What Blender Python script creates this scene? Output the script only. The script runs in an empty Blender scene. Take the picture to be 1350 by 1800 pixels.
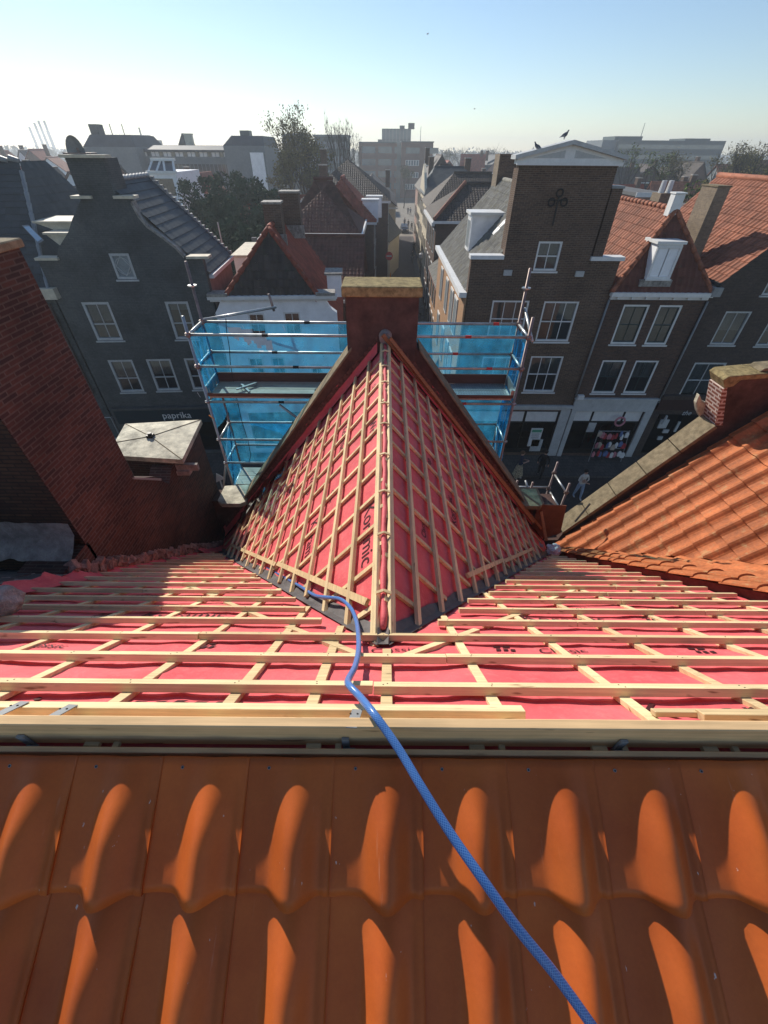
import bpy, bmesh, math, random
from mathutils import Vector, Matrix, noise
random.seed(7)
D=bpy.data; SC=bpy.context.scene; COL=SC.collection
R=math.radians
# ---------------------------------------------------------------- camera
H=13.0; FPX=723.0; PITCH=R(41.4); ROLL=R(0.45)
cam=D.objects.new('camera',D.cameras.new('camera')); COL.objects.link(cam)
cam.location=(0,0,H)
cam.data.sensor_fit='HORIZONTAL'; cam.data.sensor_width=36; cam.data.lens=FPX/1350*36
cam.data.clip_start=0.05; cam.data.clip_end=6000
_F=Vector((0,math.cos(PITCH),-math.sin(PITCH))); _U=Vector((0,math.sin(PITCH),math.cos(PITCH))); _R=Vector((1,0,0))
_c,_s=math.cos(ROLL),math.sin(ROLL)
CR=_R*_c+_U*_s; CU=_U*_c-_R*_s
cam.rotation_euler=Matrix((CR,CU,-_F)).transposed().to_euler()
SC.camera=cam
# ---------------------------------------------------------------- sky, sun, exposure
SUN_EL,SUN_AZ=R(31.5),R(-33)          # azimuth from +Y, negative = to the left
w=D.worlds.new('World'); SC.world=w; w.use_nodes=True; nt=w.node_tree
bg=nt.nodes['Background']; sky=nt.nodes.new('ShaderNodeTexSky'); sky.sky_type='NISHITA'
sky.sun_disc=False; sky.sun_elevation=SUN_EL; sky.sun_rotation=SUN_AZ
sky.altitude=0; sky.air_density=1.0; sky.dust_density=0.12; sky.ozone_density=3.0
nt.links.new(sky.outputs[0],bg.inputs[0]); bg.inputs[1].default_value=0.10
sl=D.lights.new('sun','SUN'); sl.energy=4.4; sl.angle=R(0.5); sl.color=(1,.93,.82)
sun=D.objects.new('sun',sl); COL.objects.link(sun)
SV=Vector((math.sin(SUN_AZ)*math.cos(SUN_EL),math.cos(SUN_AZ)*math.cos(SUN_EL),math.sin(SUN_EL)))
sun.rotation_euler=SV.to_track_quat('Z','Y').to_euler(); sun.location=(-20,40,60)
SC.view_settings.view_transform='Standard'; SC.view_settings.look='None'
SC.view_settings.exposure=0.32; SC.view_settings.gamma=1
try: SC.cycles.max_bounces=8; SC.cycles.transparent_max_bounces=12
except Exception: pass
# ---------------------------------------------------------------- measuring helper
def ray(u,v): return _F+CR*((u-675)/FPX)+CU*((900-v)/FPX)
def P(u,v,Y=None,z=None,x=None,pl=None):
    d=ray(u,v); o=Vector((0,0,H))
    if Y is not None:t=Y/d.y
    elif z is not None:t=(z-H)/d.z
    elif x is not None:t=x/d.x
    else:
        n=Vector(pl[0]); t=(pl[1]-n.dot(o))/n.dot(d)
    return o+d*t
# ---------------------------------------------------------------- materials
def _mat(name):
    m=D.materials.new(name); m.use_nodes=True; t=m.node_tree
    return m,t,t.nodes['Principled BSDF']
def N(t,ty,**k):
    n=t.nodes.new(ty)
    for a,b in k.items():
        if a in n.inputs: n.inputs[a].default_value=b
        else: setattr(n,a,b)
    return n
def mixc(t,f,a,b,mode='MIX'):
    n=t.nodes.new('ShaderNodeMix'); n.data_type='RGBA'; n.blend_type=mode
    for s,vv in ((0,f),(6,a),(7,b)):
        if hasattr(vv,'is_linked') or hasattr(vv,'links'): t.links.new(vv,n.inputs[s])
        else: n.inputs[s].default_value=vv if s==0 else (*vv[:3],1)
    return n.outputs[2]
def ramp(t,fac,stops):
    r=t.nodes.new('ShaderNodeValToRGB'); t.links.new(fac,r.inputs[0])
    e=r.color_ramp.elements
    while len(e)<len(stops): e.new(.5)
    for i,(p,c) in enumerate(stops):
        e[i].position=p; e[i].color=(c,c,c,1) if not hasattr(c,'__len__') else (*c[:3],1)
    return r.outputs[0]
def coords(t,kind='Object',scale=(1,1,1)):
    c=t.nodes.new('ShaderNodeTexCoord'); mp=t.nodes.new('ShaderNodeMapping'); mp.inputs['Scale'].default_value=scale
    t.links.new(c.outputs[kind],mp.inputs[0]); return mp.outputs[0]
def noi(t,vec,scale,detail=4,rough=.6):
    n=N(t,'ShaderNodeTexNoise',Scale=scale,Detail=detail,Roughness=rough); t.links.new(vec,n.inputs['Vector']); return n.outputs[0]
def bump(t,b,h,strength=.3,dist=.01):
    n=N(t,'ShaderNodeBump',Strength=strength,Distance=dist); t.links.new(h,n.inputs['Height']); t.links.new(n.outputs[0],b.inputs['Normal'])
def dark(c,k): return tuple(x*k for x in c)
def plain(name,c,rough=.8,var=.3,scale=6,bmp=.2,metal=0,spec=.3,bd=.005,sc=(1,1,1)):
    m,t,b=_mat(name); v=coords(t,'Object',sc)
    n1=noi(t,v,scale); n2=noi(t,v,scale*7.3,3)
    f=ramp(t,n1,[(.3,0),(.7,1)])
    col=mixc(t,f,dark(c,1-var),dark(c,1+var*.6))
    col=mixc(t,.25,col,n2,'OVERLAY')
    t.links.new(col,b.inputs['Base Color']); b.inputs['Roughness'].default_value=rough; b.inputs['Metallic'].default_value=metal
    b.inputs['Specular IOR Level'].default_value=spec
    if bmp: bump(t,b,n2,bmp,bd)
    return m
def brick(name,c1,c2,mortar,bw=.22,bh=.0625,ms=.009,rough=.85,stain=.35,tint=None):
    m,t,b=_mat(name); v=coords(t,'UV')
    br=N(t,'ShaderNodeTexBrick'); br.inputs['Scale'].default_value=1; br.inputs['Brick Width'].default_value=bw; br.inputs['Row Height'].default_value=bh
    br.inputs['Mortar Size'].default_value=ms; br.inputs['Mortar Smooth'].default_value=.2; br.inputs['Bias'].default_value=0
    br.inputs['Color1'].default_value=(*c1,1); br.inputs['Color2'].default_value=(*c2,1); br.inputs['Mortar'].default_value=(*mortar,1)
    # wobble the courses a little
    ww=N(t,'ShaderNodeTexNoise',Scale=1.7,Detail=2); t.links.new(v,ww.inputs['Vector'])
    vm=t.nodes.new('ShaderNodeVectorMath'); vm.operation='MULTIPLY_ADD'; vm.inputs[1].default_value=(.02,.012,0); t.links.new(ww.outputs[1],vm.inputs[0]); t.links.new(v,vm.inputs[2])
    t.links.new(vm.outputs[0],br.inputs['Vector'])
    n1=noi(t,v,.8,5); n2=noi(t,v,9,4)
    col=mixc(t,ramp(t,n1,[(.35,0),(.7,1)]),br.outputs[0],(.5-stain*.5,.5-stain*.5,.5-stain*.5),'MULTIPLY') if False else br.outputs[0]
    k=ramp(t,n1,[(.3,1-stain),(.7,1.0)])
    col=mixc(t,1.0,col,k,'MULTIPLY')
    col=mixc(t,.45,col,n2,'OVERLAY')
    t.links.new(col,b.inputs['Base Color']); b.inputs['Roughness'].default_value=rough; b.inputs['Specular IOR Level'].default_value=.2
    bump(t,b,br.outputs[1],-.5,.006)
    return m
def tilemat(name,c,pitch,gauge,var=.35,rough=.75,moss=0,mossc=(.12,.12,.05),c2=None):
    m,t,b=_mat(name); v=coords(t,'UV')
    sx=t.nodes.new('ShaderNodeVectorMath'); sx.operation='DIVIDE'; sx.inputs[1].default_value=(pitch,gauge,1); t.links.new(v,sx.inputs[0])
    fl=t.nodes.new('ShaderNodeVectorMath'); fl.operation='FLOOR'; t.links.new(sx.outputs[0],fl.inputs[0])
    wn=t.nodes.new('ShaderNodeTexWhiteNoise'); t.links.new(fl.outputs[0],wn.inputs['Vector'])
    col=mixc(t,wn.outputs[0],dark(c,1-var),dark(c2 or c,1+var*.5))
    n1=noi(t,v,1.2,5); n2=noi(t,v,22,4)
    col=mixc(t,1.0,col,ramp(t,n1,[(.3,.7),(.7,1.05)]),'MULTIPLY')
    col=mixc(t,.5,col,n2,'OVERLAY')
    if moss: col=mixc(t,ramp(t,noi(t,v,3.1,6,.75),[(.62-moss*.25,0),(.72-moss*.2,.85)]),col,mossc)
    t.links.new(col,b.inputs['Base Color']); b.inputs['Roughness'].default_value=rough; b.inputs['Specular IOR Level'].default_value=.25
    bump(t,b,n2,.25,.004)
    return m
def wood(name,c,var=.3,rough=.7):
    m,t,b=_mat(name); v=coords(t,'UV',(.9,26,1)); v2=coords(t,'Object')
    g=noi(t,v,2.0,5,.65); n2=noi(t,v2,3,3); kn=noi(t,coords(t,'UV',(3,14,1)),1.6,2)
    col=mixc(t,ramp(t,g,[(.3,0),(.68,1)]),dark(c,1-var),dark(c,1+var*.35))
    col=mixc(t,1.0,col,ramp(t,n2,[(.3,.82),(.7,1.08)]),'MULTIPLY')
    col=mixc(t,ramp(t,kn,[(.66,0),(.72,.75)]),col,(.16,.075,.03))
    oi=t.nodes.new('ShaderNodeObjectInfo'); rr=ramp(t,oi.outputs['Random'],[(0,(.78,.72,.66)),(1,(1.06,1.04,1.0))])
    col=mixc(t,1.0,col,rr,'MULTIPLY')
    t.links.new(col,b.inputs['Base Color']); b.inputs['Roughness'].default_value=rough; b.inputs['Specular IOR Level'].default_value=.25
    bump(t,b,g,.25,.002)
    return m
def glassm(name,tint=(.35,.4,.42),refl=.22):
    m=D.materials.new(name); m.use_nodes=True; t=m.node_tree; t.nodes.clear()
    o=t.nodes.new('ShaderNodeOutputMaterial'); tr=N(t,'ShaderNodeBsdfTransparent'); tr.inputs[0].default_value=(*tint,1)
    gl=N(t,'ShaderNodeBsdfGlossy',Roughness=.03); gl.inputs[0].default_value=(.9,.95,1,1)
    n=noi(t,coords(t,'Object'),1.3,2); bp=N(t,'ShaderNodeBump',Strength=.12,Distance=.02); t.links.new(n,bp.inputs['Height']); t.links.new(bp.outputs[0],gl.inputs['Normal'])
    fr=N(t,'ShaderNodeFresnel',IOR=1.5); ad=t.nodes.new('ShaderNodeMath'); ad.operation='ADD'; ad.inputs[1].default_value=refl; t.links.new(fr.outputs[0],ad.inputs[0])
    mx=t.nodes.new('ShaderNodeMixShader'); t.links.new(ad.outputs[0],mx.inputs[0]); t.links.new(tr.outputs[0],mx.inputs[1]); t.links.new(gl.outputs[0],mx.inputs[2])
    t.links.new(mx.outputs[0],o.inputs[0]); return m
def netm():
    m=D.materials.new('blue debris netting'); m.use_nodes=True; t=m.node_tree; t.nodes.clear()
    o=t.nodes.new('ShaderNodeOutputMaterial'); tr=N(t,'ShaderNodeBsdfTransparent'); tr.inputs[0].default_value=(.52,.86,.99,1)
    df=N(t,'ShaderNodeBsdfDiffuse'); tl=N(t,'ShaderNodeBsdfTranslucent')
    v=coords(t,'Object'); n=noi(t,v,2.2,5); c=mixc(t,ramp(t,n,[(.35,0),(.65,1)]),(.03,.38,.74),(.09,.54,.88))
    t.links.new(c,df.inputs[0]); t.links.new(c,tl.inputs[0])
    m1=t.nodes.new('ShaderNodeMixShader'); m1.inputs[0].default_value=.6; t.links.new(df.outputs[0],m1.inputs[1]); t.links.new(tl.outputs[0],m1.inputs[2])
    m2=t.nodes.new('ShaderNodeMixShader'); f=ramp(t,noi(t,v,5,4),[(.3,.20),(.7,.40)]); t.links.new(f,m2.inputs[0]); t.links.new(tr.outputs[0],m2.inputs[1]); t.links.new(m1.outputs[0],m2.inputs[2])
    t.links.new(m2.outputs[0],o.inputs[0]); return m
def leafm(name,c):
    m,t,b=_mat(name); n=noi(t,coords(t,'Object'),.9,3); 
    col=mixc(t,ramp(t,n,[(.35,0),(.65,1)]),dark(c,.55),dark(c,1.5)); t.links.new(col,b.inputs['Base Color']); b.inputs['Roughness'].default_value=.75
    b.inputs['Specular IOR Level'].default_value=.02
    return m
def membrane():
    m,t,b=_mat('red roof underlay'); v=coords(t,'Object'); n1=noi(t,v,2.3,6,.6); n2=noi(t,v,19,5,.7); n3=noi(t,coords(t,'Object',(1,1,1)),60,2)
    col=mixc(t,ramp(t,n1,[(.3,0),(.7,1)]),(.60,.085,.095),(.78,.155,.165))
    col=mixc(t,ramp(t,n2,[(.50,0),(.72,.6)]),col,(.80,.20,.19))
    t.links.new(col,b.inputs['Base Color']); b.inputs['Roughness'].default_value=.62; b.inputs['Specular IOR Level'].default_value=.3
    ad=t.nodes.new('ShaderNodeMath'); ad.operation='MULTIPLY_ADD'; ad.inputs[1].default_value=.25; t.links.new(n3,ad.inputs[0]); t.links.new(n2,ad.inputs[2])
    bump(t,b,ad.outputs[0],.6,.008); return m
def claym():
    m,t,b=_mat('orange clay tile'); v=coords(t,'Object'); n1=noi(t,v,3.1,5); n2=noi(t,v,90,4,.7); n3=noi(t,coords(t,'Object',(26,2.0,2.0)),1.5,4,.7)
    oi=t.nodes.new('ShaderNodeObjectInfo')
    col=mixc(t,ramp(t,n1,[(.3,0),(.7,1)]),(.47,.092,.016),(.62,.145,.026))
    col=mixc(t,1.0,col,ramp(t,oi.outputs['Random'],[(0,(.86,.84,.84)),(1,(1.08,1.05,1.0))]),'MULTIPLY')
    col=mixc(t,.12,col,n2,'OVERLAY')
    col=mixc(t,ramp(t,n3,[(.67,0),(.76,.42)]),col,(.62,.32,.20))
    sp=noi(t,coords(t,'Object',(9,5,5)),5,3,.6); col=mixc(t,ramp(t,sp,[(.725,0),(.75,.75)]),col,(.72,.62,.55))
    t.links.new(col,b.inputs['Base Color']); b.inputs['Roughness'].default_value=.48; b.inputs['Specular IOR Level'].default_value=.3
    bump(t,b,n2,.10,.0015); return m
def pave(name,c1,c2,mo,bw=.2,bh=.1):
    m=brick(name,c1,c2,mo,bw,bh,.008,.8,.3); return m
# palette
M={}
M['membrane']=membrane(); M['clay']=claym()
M['batten']=wood('pine batten',(.84,.68,.41)); M['counter']=wood('counter batten pine',(.85,.68,.40)); M['beam']=wood('planed pine beam',(.86,.60,.33),.25)
M['verge']=wood('orange brown plank',(.42,.19,.09)); M['ply']=plain('red brown plywood',(.20,.085,.048),.6,.25,5,.1)
M['deckwood']=wood('grey scaffold plank',(.62,.57,.49),.3); M['toe']=wood('brown toe board',(.16,.085,.07),.3)
M['ink']=plain('black print ink',(.055,.012,.014),.6,.2,8,0)
M['zinc']=plain('grey zinc',(.27,.28,.285),.55,.2,3,.1,.15); M['lead']=plain('dull lead flashing',(.36,.335,.30),.65,.5,7,1.0,.1,.2,.03)
M['vmetal']=plain('dark valley metal',(.17,.155,.15),.5,.3,4,.1,.5)
M['steel']=plain('galvanised scaffold tube',(.46,.47,.46),.38,.3,7,.05,.75); M['steeldark']=plain('weathered scaffold tube',(.28,.22,.20),.5,.35,9,.05,.5)
M['deck']=plain('perforated steel deck',(.42,.43,.42),.45,.25,9,.2,.7)
M['redpl']=plain('red coupler mark',(.55,.05,.04),.5,.1); M['orangepl']=plain('orange tie',(.75,.30,.06),.6,.1)
M['net']=netm(); M['hose']=None
M['coping']=plain('lichen stone coping',(.235,.19,.12),.9,.4,9,.6,0,.2,.012); M['lichen']=plain('yellow lichen stone',(.32,.25,.12),.9,.5,14,.8,0,.2,.015)
M['render']=plain('dark brown painted render',(.098,.056,.046),.85,.5,4,.5); M['mortar']=plain('rough grey mortar',(.42,.37,.34),.9,.4,16,1.0,0,.2,.02)
M['filletm']=plain('stained mortar fillet',(.20,.10,.08),.9,.6,22,1.0,0,.2,.02)
M['capstone']=plain('pale roofing felt cap',(.54,.50,.38),.7,.55,5,.5,0,.3,.015)
M['pinkmortar']=plain('crumbling pink mortar',(.50,.31,.25),.9,.5,16,1.0,0,.2,.03)
M['nbrick']=brick('red brown brick',(.120,.052,.038),(.052,.031,.028),(.13,.095,.08),.19,.046,.0075,.8,.6)
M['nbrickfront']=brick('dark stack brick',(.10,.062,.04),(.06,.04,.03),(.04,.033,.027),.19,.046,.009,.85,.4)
M['tbrick']=brick('brown tower brick',(.155,.092,.060),(.095,.060,.046),(.20,.155,.12),.22,.062,.010,.9,.35)
M['rbrick']=brick('warm brown brick',(.145,.080,.055),(.09,.055,.045),(.13,.10,.085),.22,.062,.010,.9,.3)
M['r3brick']=brick('grey brown brick',(.10,.072,.058),(.075,.055,.05),(.10,.085,.075),.22,.062,.010,.9,.3)
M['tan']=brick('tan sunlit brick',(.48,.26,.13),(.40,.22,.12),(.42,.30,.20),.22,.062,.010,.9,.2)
M['beige']=brick('beige chimney brick',(.30,.235,.16),(.23,.18,.13),(.27,.22,.17),.22,.062,.010,.9,.3)
M['stepbrick']=brick('step brick',(.26,.10,.07),(.20,.08,.06),(.60,.48,.42),.20,.07,.016,.9,.2)
M['pinkwall']=plain('pinkish render',(.36,.23,.19),.9,.2,3,.2)
M['darkpaint']=brick('charcoal painted brick',(.125,.134,.133),(.106,.115,.115),(.082,.090,.091),.22,.0625,.009,.75,.5)  # charcoal paint, its tone lifted to imitate the veiling haze
M['white']=plain('white paint',(.74,.74,.72),.5,.1,4,.05); M['whitewall']=plain('white render',(.90,.91,.92),.8,.12,2,.1)
M['greywhite']=plain('grey white paint',(.50,.51,.50),.6,.15,3,.05); M['cream']=plain('cream stone',(.62,.55,.42),.7,.2,4,.2)
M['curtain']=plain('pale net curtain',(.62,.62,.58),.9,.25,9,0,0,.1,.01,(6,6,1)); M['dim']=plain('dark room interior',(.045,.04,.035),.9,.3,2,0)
M['glass']=glassm('window glass'); M['shopglass']=glassm('shop glass',(.55,.55,.55),.06)
M['sash']=plain('dark green sash',(.03,.05,.05),.4,.1); M['black']=plain('black iron',(.02,.02,.02),.5,.1)
M['slate']=tilemat('grey pantiles weathered',(.20,.195,.175),.25,.33,.35,.8,.4,(.16,.14,.08)); M['darktile']=tilemat('dark brown pantiles',(.075,.055,.045),.25,.33,.35,.7,.3,(.05,.05,.03))
M['blackslate']=tilemat('charcoal flat tiles',(.055,.065,.07),.3,.33,.25,.6); M['orange']=tilemat('old orange pantiles',(.34,.125,.070),.25,.33,.30,.75,.15,(.22,.12,.07))
M['redroof']=tilemat('red pantiles',(.32,.075,.042),.25,.33,.25,.75,.1,(.12,.07,.04)); M['orange2']=tilemat('newer orange pantiles',(.50,.155,.055),.278,.345,.20,.7,.28,(.42,.26,.12))
M['browntile']=tilemat('brown red pantiles',(.16,.060,.042),.25,.33,.25,.75,.2,(.09,.06,.04)); M['oldslate']=plain('mossy black slates',(.11,.112,.105),.7,.5,8,.8)
M['asphalt']=pave('clinker paving',(.085,.066,.058),(.062,.050,.046),(.04,.035,.03)); M['pavement']=pave('pavement slabs',(.115,.105,.095),(.09,.083,.078),(.05,.045,.04),.3,.3)
M['ground']=plain('town ground',(.10,.10,.085),.95,.4,.05,0); M['bitumen']=plain('bitumen roof',(.13,.13,.13),.9,.3,2,.1)
M['cloth']=plain('plastic sack',(.62,.60,.60),.45,.2,5,.3); M['sheet']=plain('crumpled grey plastic',(.38,.37,.42),.3,.4,9,.6,0,.5,.02)
M['frost']=plain('patterned pane',(.24,.27,.28),.4,.2,6,0)
# ---------------------------------------------------------------- mesh builder
class MB:
    def __init__(s): s.v=[]; s.f=[]; s.m=[]; s.uv={}
    def add(s,vs,fs,mi=0):
        b=len(s.v); s.v+= [Vector(p) for p in vs]
        for f in fs: s.f.append([b+i for i in f]); s.m.append(mi)
        return s
    def box(s,x0,x1,y0,y1,z0,z1,mi=0,X=None):
        vs=[Vector(p) for p in ((x0,y0,z0),(x1,y0,z0),(x1,y1,z0),(x0,y1,z0),(x0,y0,z1),(x1,y0,z1),(x1,y1,z1),(x0,y1,z1))]
        if X is not None: vs=[X@p for p in vs]
        return s.add(vs,((3,2,1,0),(4,5,6,7),(0,1,5,4),(1,2,6,5),(2,3,7,6),(3,0,4,7)),mi)
    def poly(s,pts,mi=0): return s.add(pts,[list(range(len(pts)))],mi)
    def prism(s,pts,vec,mi=0):
        n=len(pts); vec=Vector(vec); a=[Vector(p) for p in pts]; b=[p+vec for p in a]
        nn=Vector((0,0,0))
        for i in range(n): nn+=a[i].cross(a[(i+1)%n])
        fs=[list(range(n)),list(range(2*n-1,n-1,-1))]+[[i,n+i,n+(i+1)%n,(i+1)%n] for i in range(n)]
        if nn.dot(vec)>0: fs=[f[::-1] for f in fs]
        return s.add(a+b,fs,mi)
    def tube(s,pts,r,n=8,mi=0,cap=True):
        pts=[Vector(p) for p in pts]; rr=r if hasattr(r,'__len__') else [r]*len(pts); vs=[]; fs=[]; u=None
        for i,p in enumerate(pts):
            t=(pts[min(i+1,len(pts)-1)]-pts[max(i-1,0)]).normalized()
            if u is None: u=t.orthogonal().normalized()
            else: u=(u-t*u.dot(t)).normalized()
            b=t.cross(u)
            for k in range(n):
                a=2*math.pi*k/n; vs.append(p+(u*math.cos(a)+b*math.sin(a))*rr[i])
        for i in range(len(pts)-1):
            for k in range(n): fs.append([i*n+k,i*n+(k+1)%n,(i+1)*n+(k+1)%n,(i+1)*n+k])
        if cap: fs.append(list(range(n))[::-1]); fs.append([(len(pts)-1)*n+k for k in range(n)])
        return s.add(vs,fs,mi)
    def beam(s,a,b,wd,th,up,mi=0):
        "rectangular bar from a to b, width wd, thickness th; up = outward direction, a and b on the centre of the TOP face"
        a,b,up=Vector(a),Vector(b),Vector(up); t=(b-a).normalized(); up=(up-t*up.dot(t)).normalized(); sd=t.cross(up)*(wd/2)
        return s.prism([a-sd,a+sd,b+sd,b-sd],-up*th,mi)
ROOT={}
def build(mb,name,mat,parent=None,world=True,smooth=False,bevel=0,label=None,auto=False):
    me=D.meshes.new(name); vs=mb.v
    if parent is not None and world:
        inv=ROOT[parent]; vs=[inv@p for p in vs]
    me.from_pydata([tuple(p) for p in vs],[],mb.f)
    mats=mat if isinstance(mat,(list,tuple)) else [mat]
    for m in mats: me.materials.append(m)
    for p,mi in zip(me.polygons,mb.m): p.material_index=min(mi,len(mats)-1)
    if bevel:
        bm=bmesh.new(); bm.from_mesh(me); bmesh.ops.bevel(bm,geom=bm.edges[:],offset=bevel,segments=1,affect='EDGES'); bm.to_mesh(me); bm.free()
    uv=me.uv_layers.new(name='UVMap'); Z=Vector((0,0,1))
    for p in me.polygons:
        n=p.normal
        if abs(n.z)>.97:
            tx,ty=Vector((1,0,0)),Vector((0,1,0))
        else:
            tx=Z.cross(n).normalized(); ty=n.cross(tx)
        for li,vi in zip(p.loop_indices,p.vertices):
            c=me.vertices[vi].co; uv.data[li].uv=(c.dot(tx),c.dot(ty))
    if mb.uv:
        off=mb.uv.get('off'); 
        for p in me.polygons:
            for li,vi in zip(p.loop_indices,p.vertices): uv.data[li].uv=off[vi]
    if smooth:
        for p in me.polygons: p.use_smooth=True
    o=D.objects.new(name,me); COL.objects.link(o)
    if parent is not None: o.parent=parent; ROOT[o]=ROOT[parent]
    if label: o['label']=label
    return o
def tag(o,label,cat,group=None,kind=None):
    if label: o['label']=label
    if cat: o['category']=cat
    if group: o['group']=group
    if kind: o['kind']=kind
    return o
def thing(name,label,cat,loc=(0,0,0),rz=0,group=None):
    o=D.objects.new(name,None); COL.objects.link(o); o.location=loc; o.rotation_euler=(0,0,rz); o.empty_display_size=.2
    ROOT[o]=(Matrix.Translation(loc)@Matrix.Rotation(rz,4,'Z')).inverted()
    return tag(o,label,cat,group)
def single(mb,name,mat,label,cat,group=None,origin=None,**k):
    "a thing that is one mesh"
    if origin is not None:
        for i,p in enumerate(mb.v): mb.v[i]=p-Vector(origin)
    o=build(mb,name,mat,None,**k)
    if origin is not None: o.location=origin
    return tag(o,label,cat,group)
def struct(mb,name,mat): return tag(build(mb,name,mat),None,None,None,'structure')
# curved outline with holes -> slab; outline/holes in local (x,z); front face at y=y0, thickness th towards +y
def wall(outline,holes,y0,th):
    cu=D.curves.new('w','CURVE'); cu.dimensions='2D'; cu.fill_mode='BOTH'; cu.extrude=th/2
    for pts in [outline]+list(holes):
        sp=cu.splines.new('POLY'); sp.points.add(len(pts)-1); sp.use_cyclic_u=True
        for i,(x,z) in enumerate(pts): sp.points[i].co=(x,z,0,1)
    return curve_mb(cu,lambda c:(c[0],y0+th/2-c[2],c[1]))
def curve_mb(cu,fn):
    ob=D.objects.new('t',cu); COL.objects.link(ob); dg=bpy.context.evaluated_depsgraph_get(); ev=ob.evaluated_get(dg); me=ev.to_mesh()
    mb=MB(); mb.v=[Vector(fn(v.co)) for v in me.vertices]; mb.f=[list(p.vertices) for p in me.polygons]; mb.m=[0]*len(mb.f)
    ev.to_mesh_clear(); D.objects.remove(ob); D.curves.remove(cu); return mb
def text_mb(s,size,fn,thick=0,space=1,shear=0):
    cu=D.curves.new('t','FONT'); cu.body=s; cu.size=size; cu.space_character=space; cu.extrude=thick; cu.shear=shear; cu.resolution_u=3
    return curve_mb(cu,fn)
def rect(x0,x1,z0,z1): return [(x0,z0),(x1,z0),(x1,z1),(x0,z1)]
# corrugated tile surface over a convex planar polygon
def tiles(poly,pitch=.25,gauge=.33,amp=.035,seg=6,phase=0.0,lip=.022,flat=False):
    pts=[Vector(p) for p in poly]; n=Vector((0,0,0))
    for i in range(len(pts)): n+=pts[i].cross(pts[(i+1)%len(pts)])
    n.normalize(); 
    if n.z<0: n=-n
    Z=Vector((0,0,1)); v=(Z-n*n.z).normalized(); u=v.cross(n)
    o=pts[0]; q=[((p-o).dot(u),(p-o).dot(v)) for p in pts]
    u0,u1=min(a for a,b in q),max(a for a,b in q); v0,v1=min(b for a,b in q),max(b for a,b in q)
    nu=max(1,int(math.ceil((u1-u0)/pitch)))*seg; du=pitch/seg
    def prof(t):
        t=(t+phase)%1.0
        if flat: return 0.0 if t<.94 else -.012
        return amp*(0.5+0.5*math.cos(2*math.pi*(t-.62)))**1.7
    rows=[]; k=0; vv=v0
    bm=bmesh.new(); uvl=[]
    nv=int(math.ceil((v1-v0)/gauge))
    for k in range(nv):
        a=v0+k*gauge; b=a+gauge
        ra=[];rb=[];rl=[]
        for i in range(nu+1):
            x=u0+i*du; h=prof(i/seg)
            jit=.004*math.sin(k*12.9+int(i/seg)*78.2)
            ra.append(bm.verts.new((x,a,h+lip+jit))); rb.append(bm.verts.new((x,b,h))); rl.append(bm.verts.new((x,a,h+lip+jit-.022)))
        for i in range(nu):
            bm.faces.new((ra[i],ra[i+1],rb[i+1],rb[i])); bm.faces.new((rl[i],rl[i+1],ra[i+1],ra[i]))
    cx=sum(a for a,b in q)/len(q); cy=sum(b for a,b in q)/len(q)
    for i in range(len(q)):
        a=Vector((*q[i],0)); b=Vector((*q[(i+1)%len(q)],0)); e=b-a; nn=Vector((e.y,-e.x,0))
        if nn.length<1e-6: continue
        if (Vector((cx,cy,0))-a).dot(nn)>0: nn=-nn
        bmesh.ops.bisect_plane(bm,geom=bm.verts[:]+bm.edges[:]+bm.faces[:],plane_co=a,plane_no=nn,clear_outer=True)
    mb=MB(); bm.verts.index_update(); off=[]
    for w_ in bm.verts:
        c=w_.co; mb.v.append(o+u*c.x+v*c.y+n*(c.z+.01)); off.append((c.x-u0,c.y-v0))
    for f in bm.faces: mb.f.append([w_.index for w_ in f.verts]); mb.m.append(0)
    bm.free(); mb.uv={'off':off}; return mb
def copy_tree(o,parent=None,root=None):
    c=o.copy(); COL.objects.link(c); c.parent=parent
    for ch in list(o.children): copy_tree(ch,c)
    return c
class Fac:
    "a facade plane: local x along it, z up, y into the building"
    def __init__(s,x,y,yaw): s.o=Vector((x,y,0)); s.yaw=yaw; s.ux=Vector((math.cos(yaw),math.sin(yaw),0)); s.uy=Vector((-math.sin(yaw),math.cos(yaw),0))
    def L(s,u,v,dy=0):
        p=P(u,v,pl=(s.uy,s.uy.dot(s.o)+dy))-s.o; return p.dot(s.ux),p.z
    def Lz(s,u,v,z):
        p=P(u,v,z=z)-s.o; return p.dot(s.ux),p.dot(s.uy)
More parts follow.
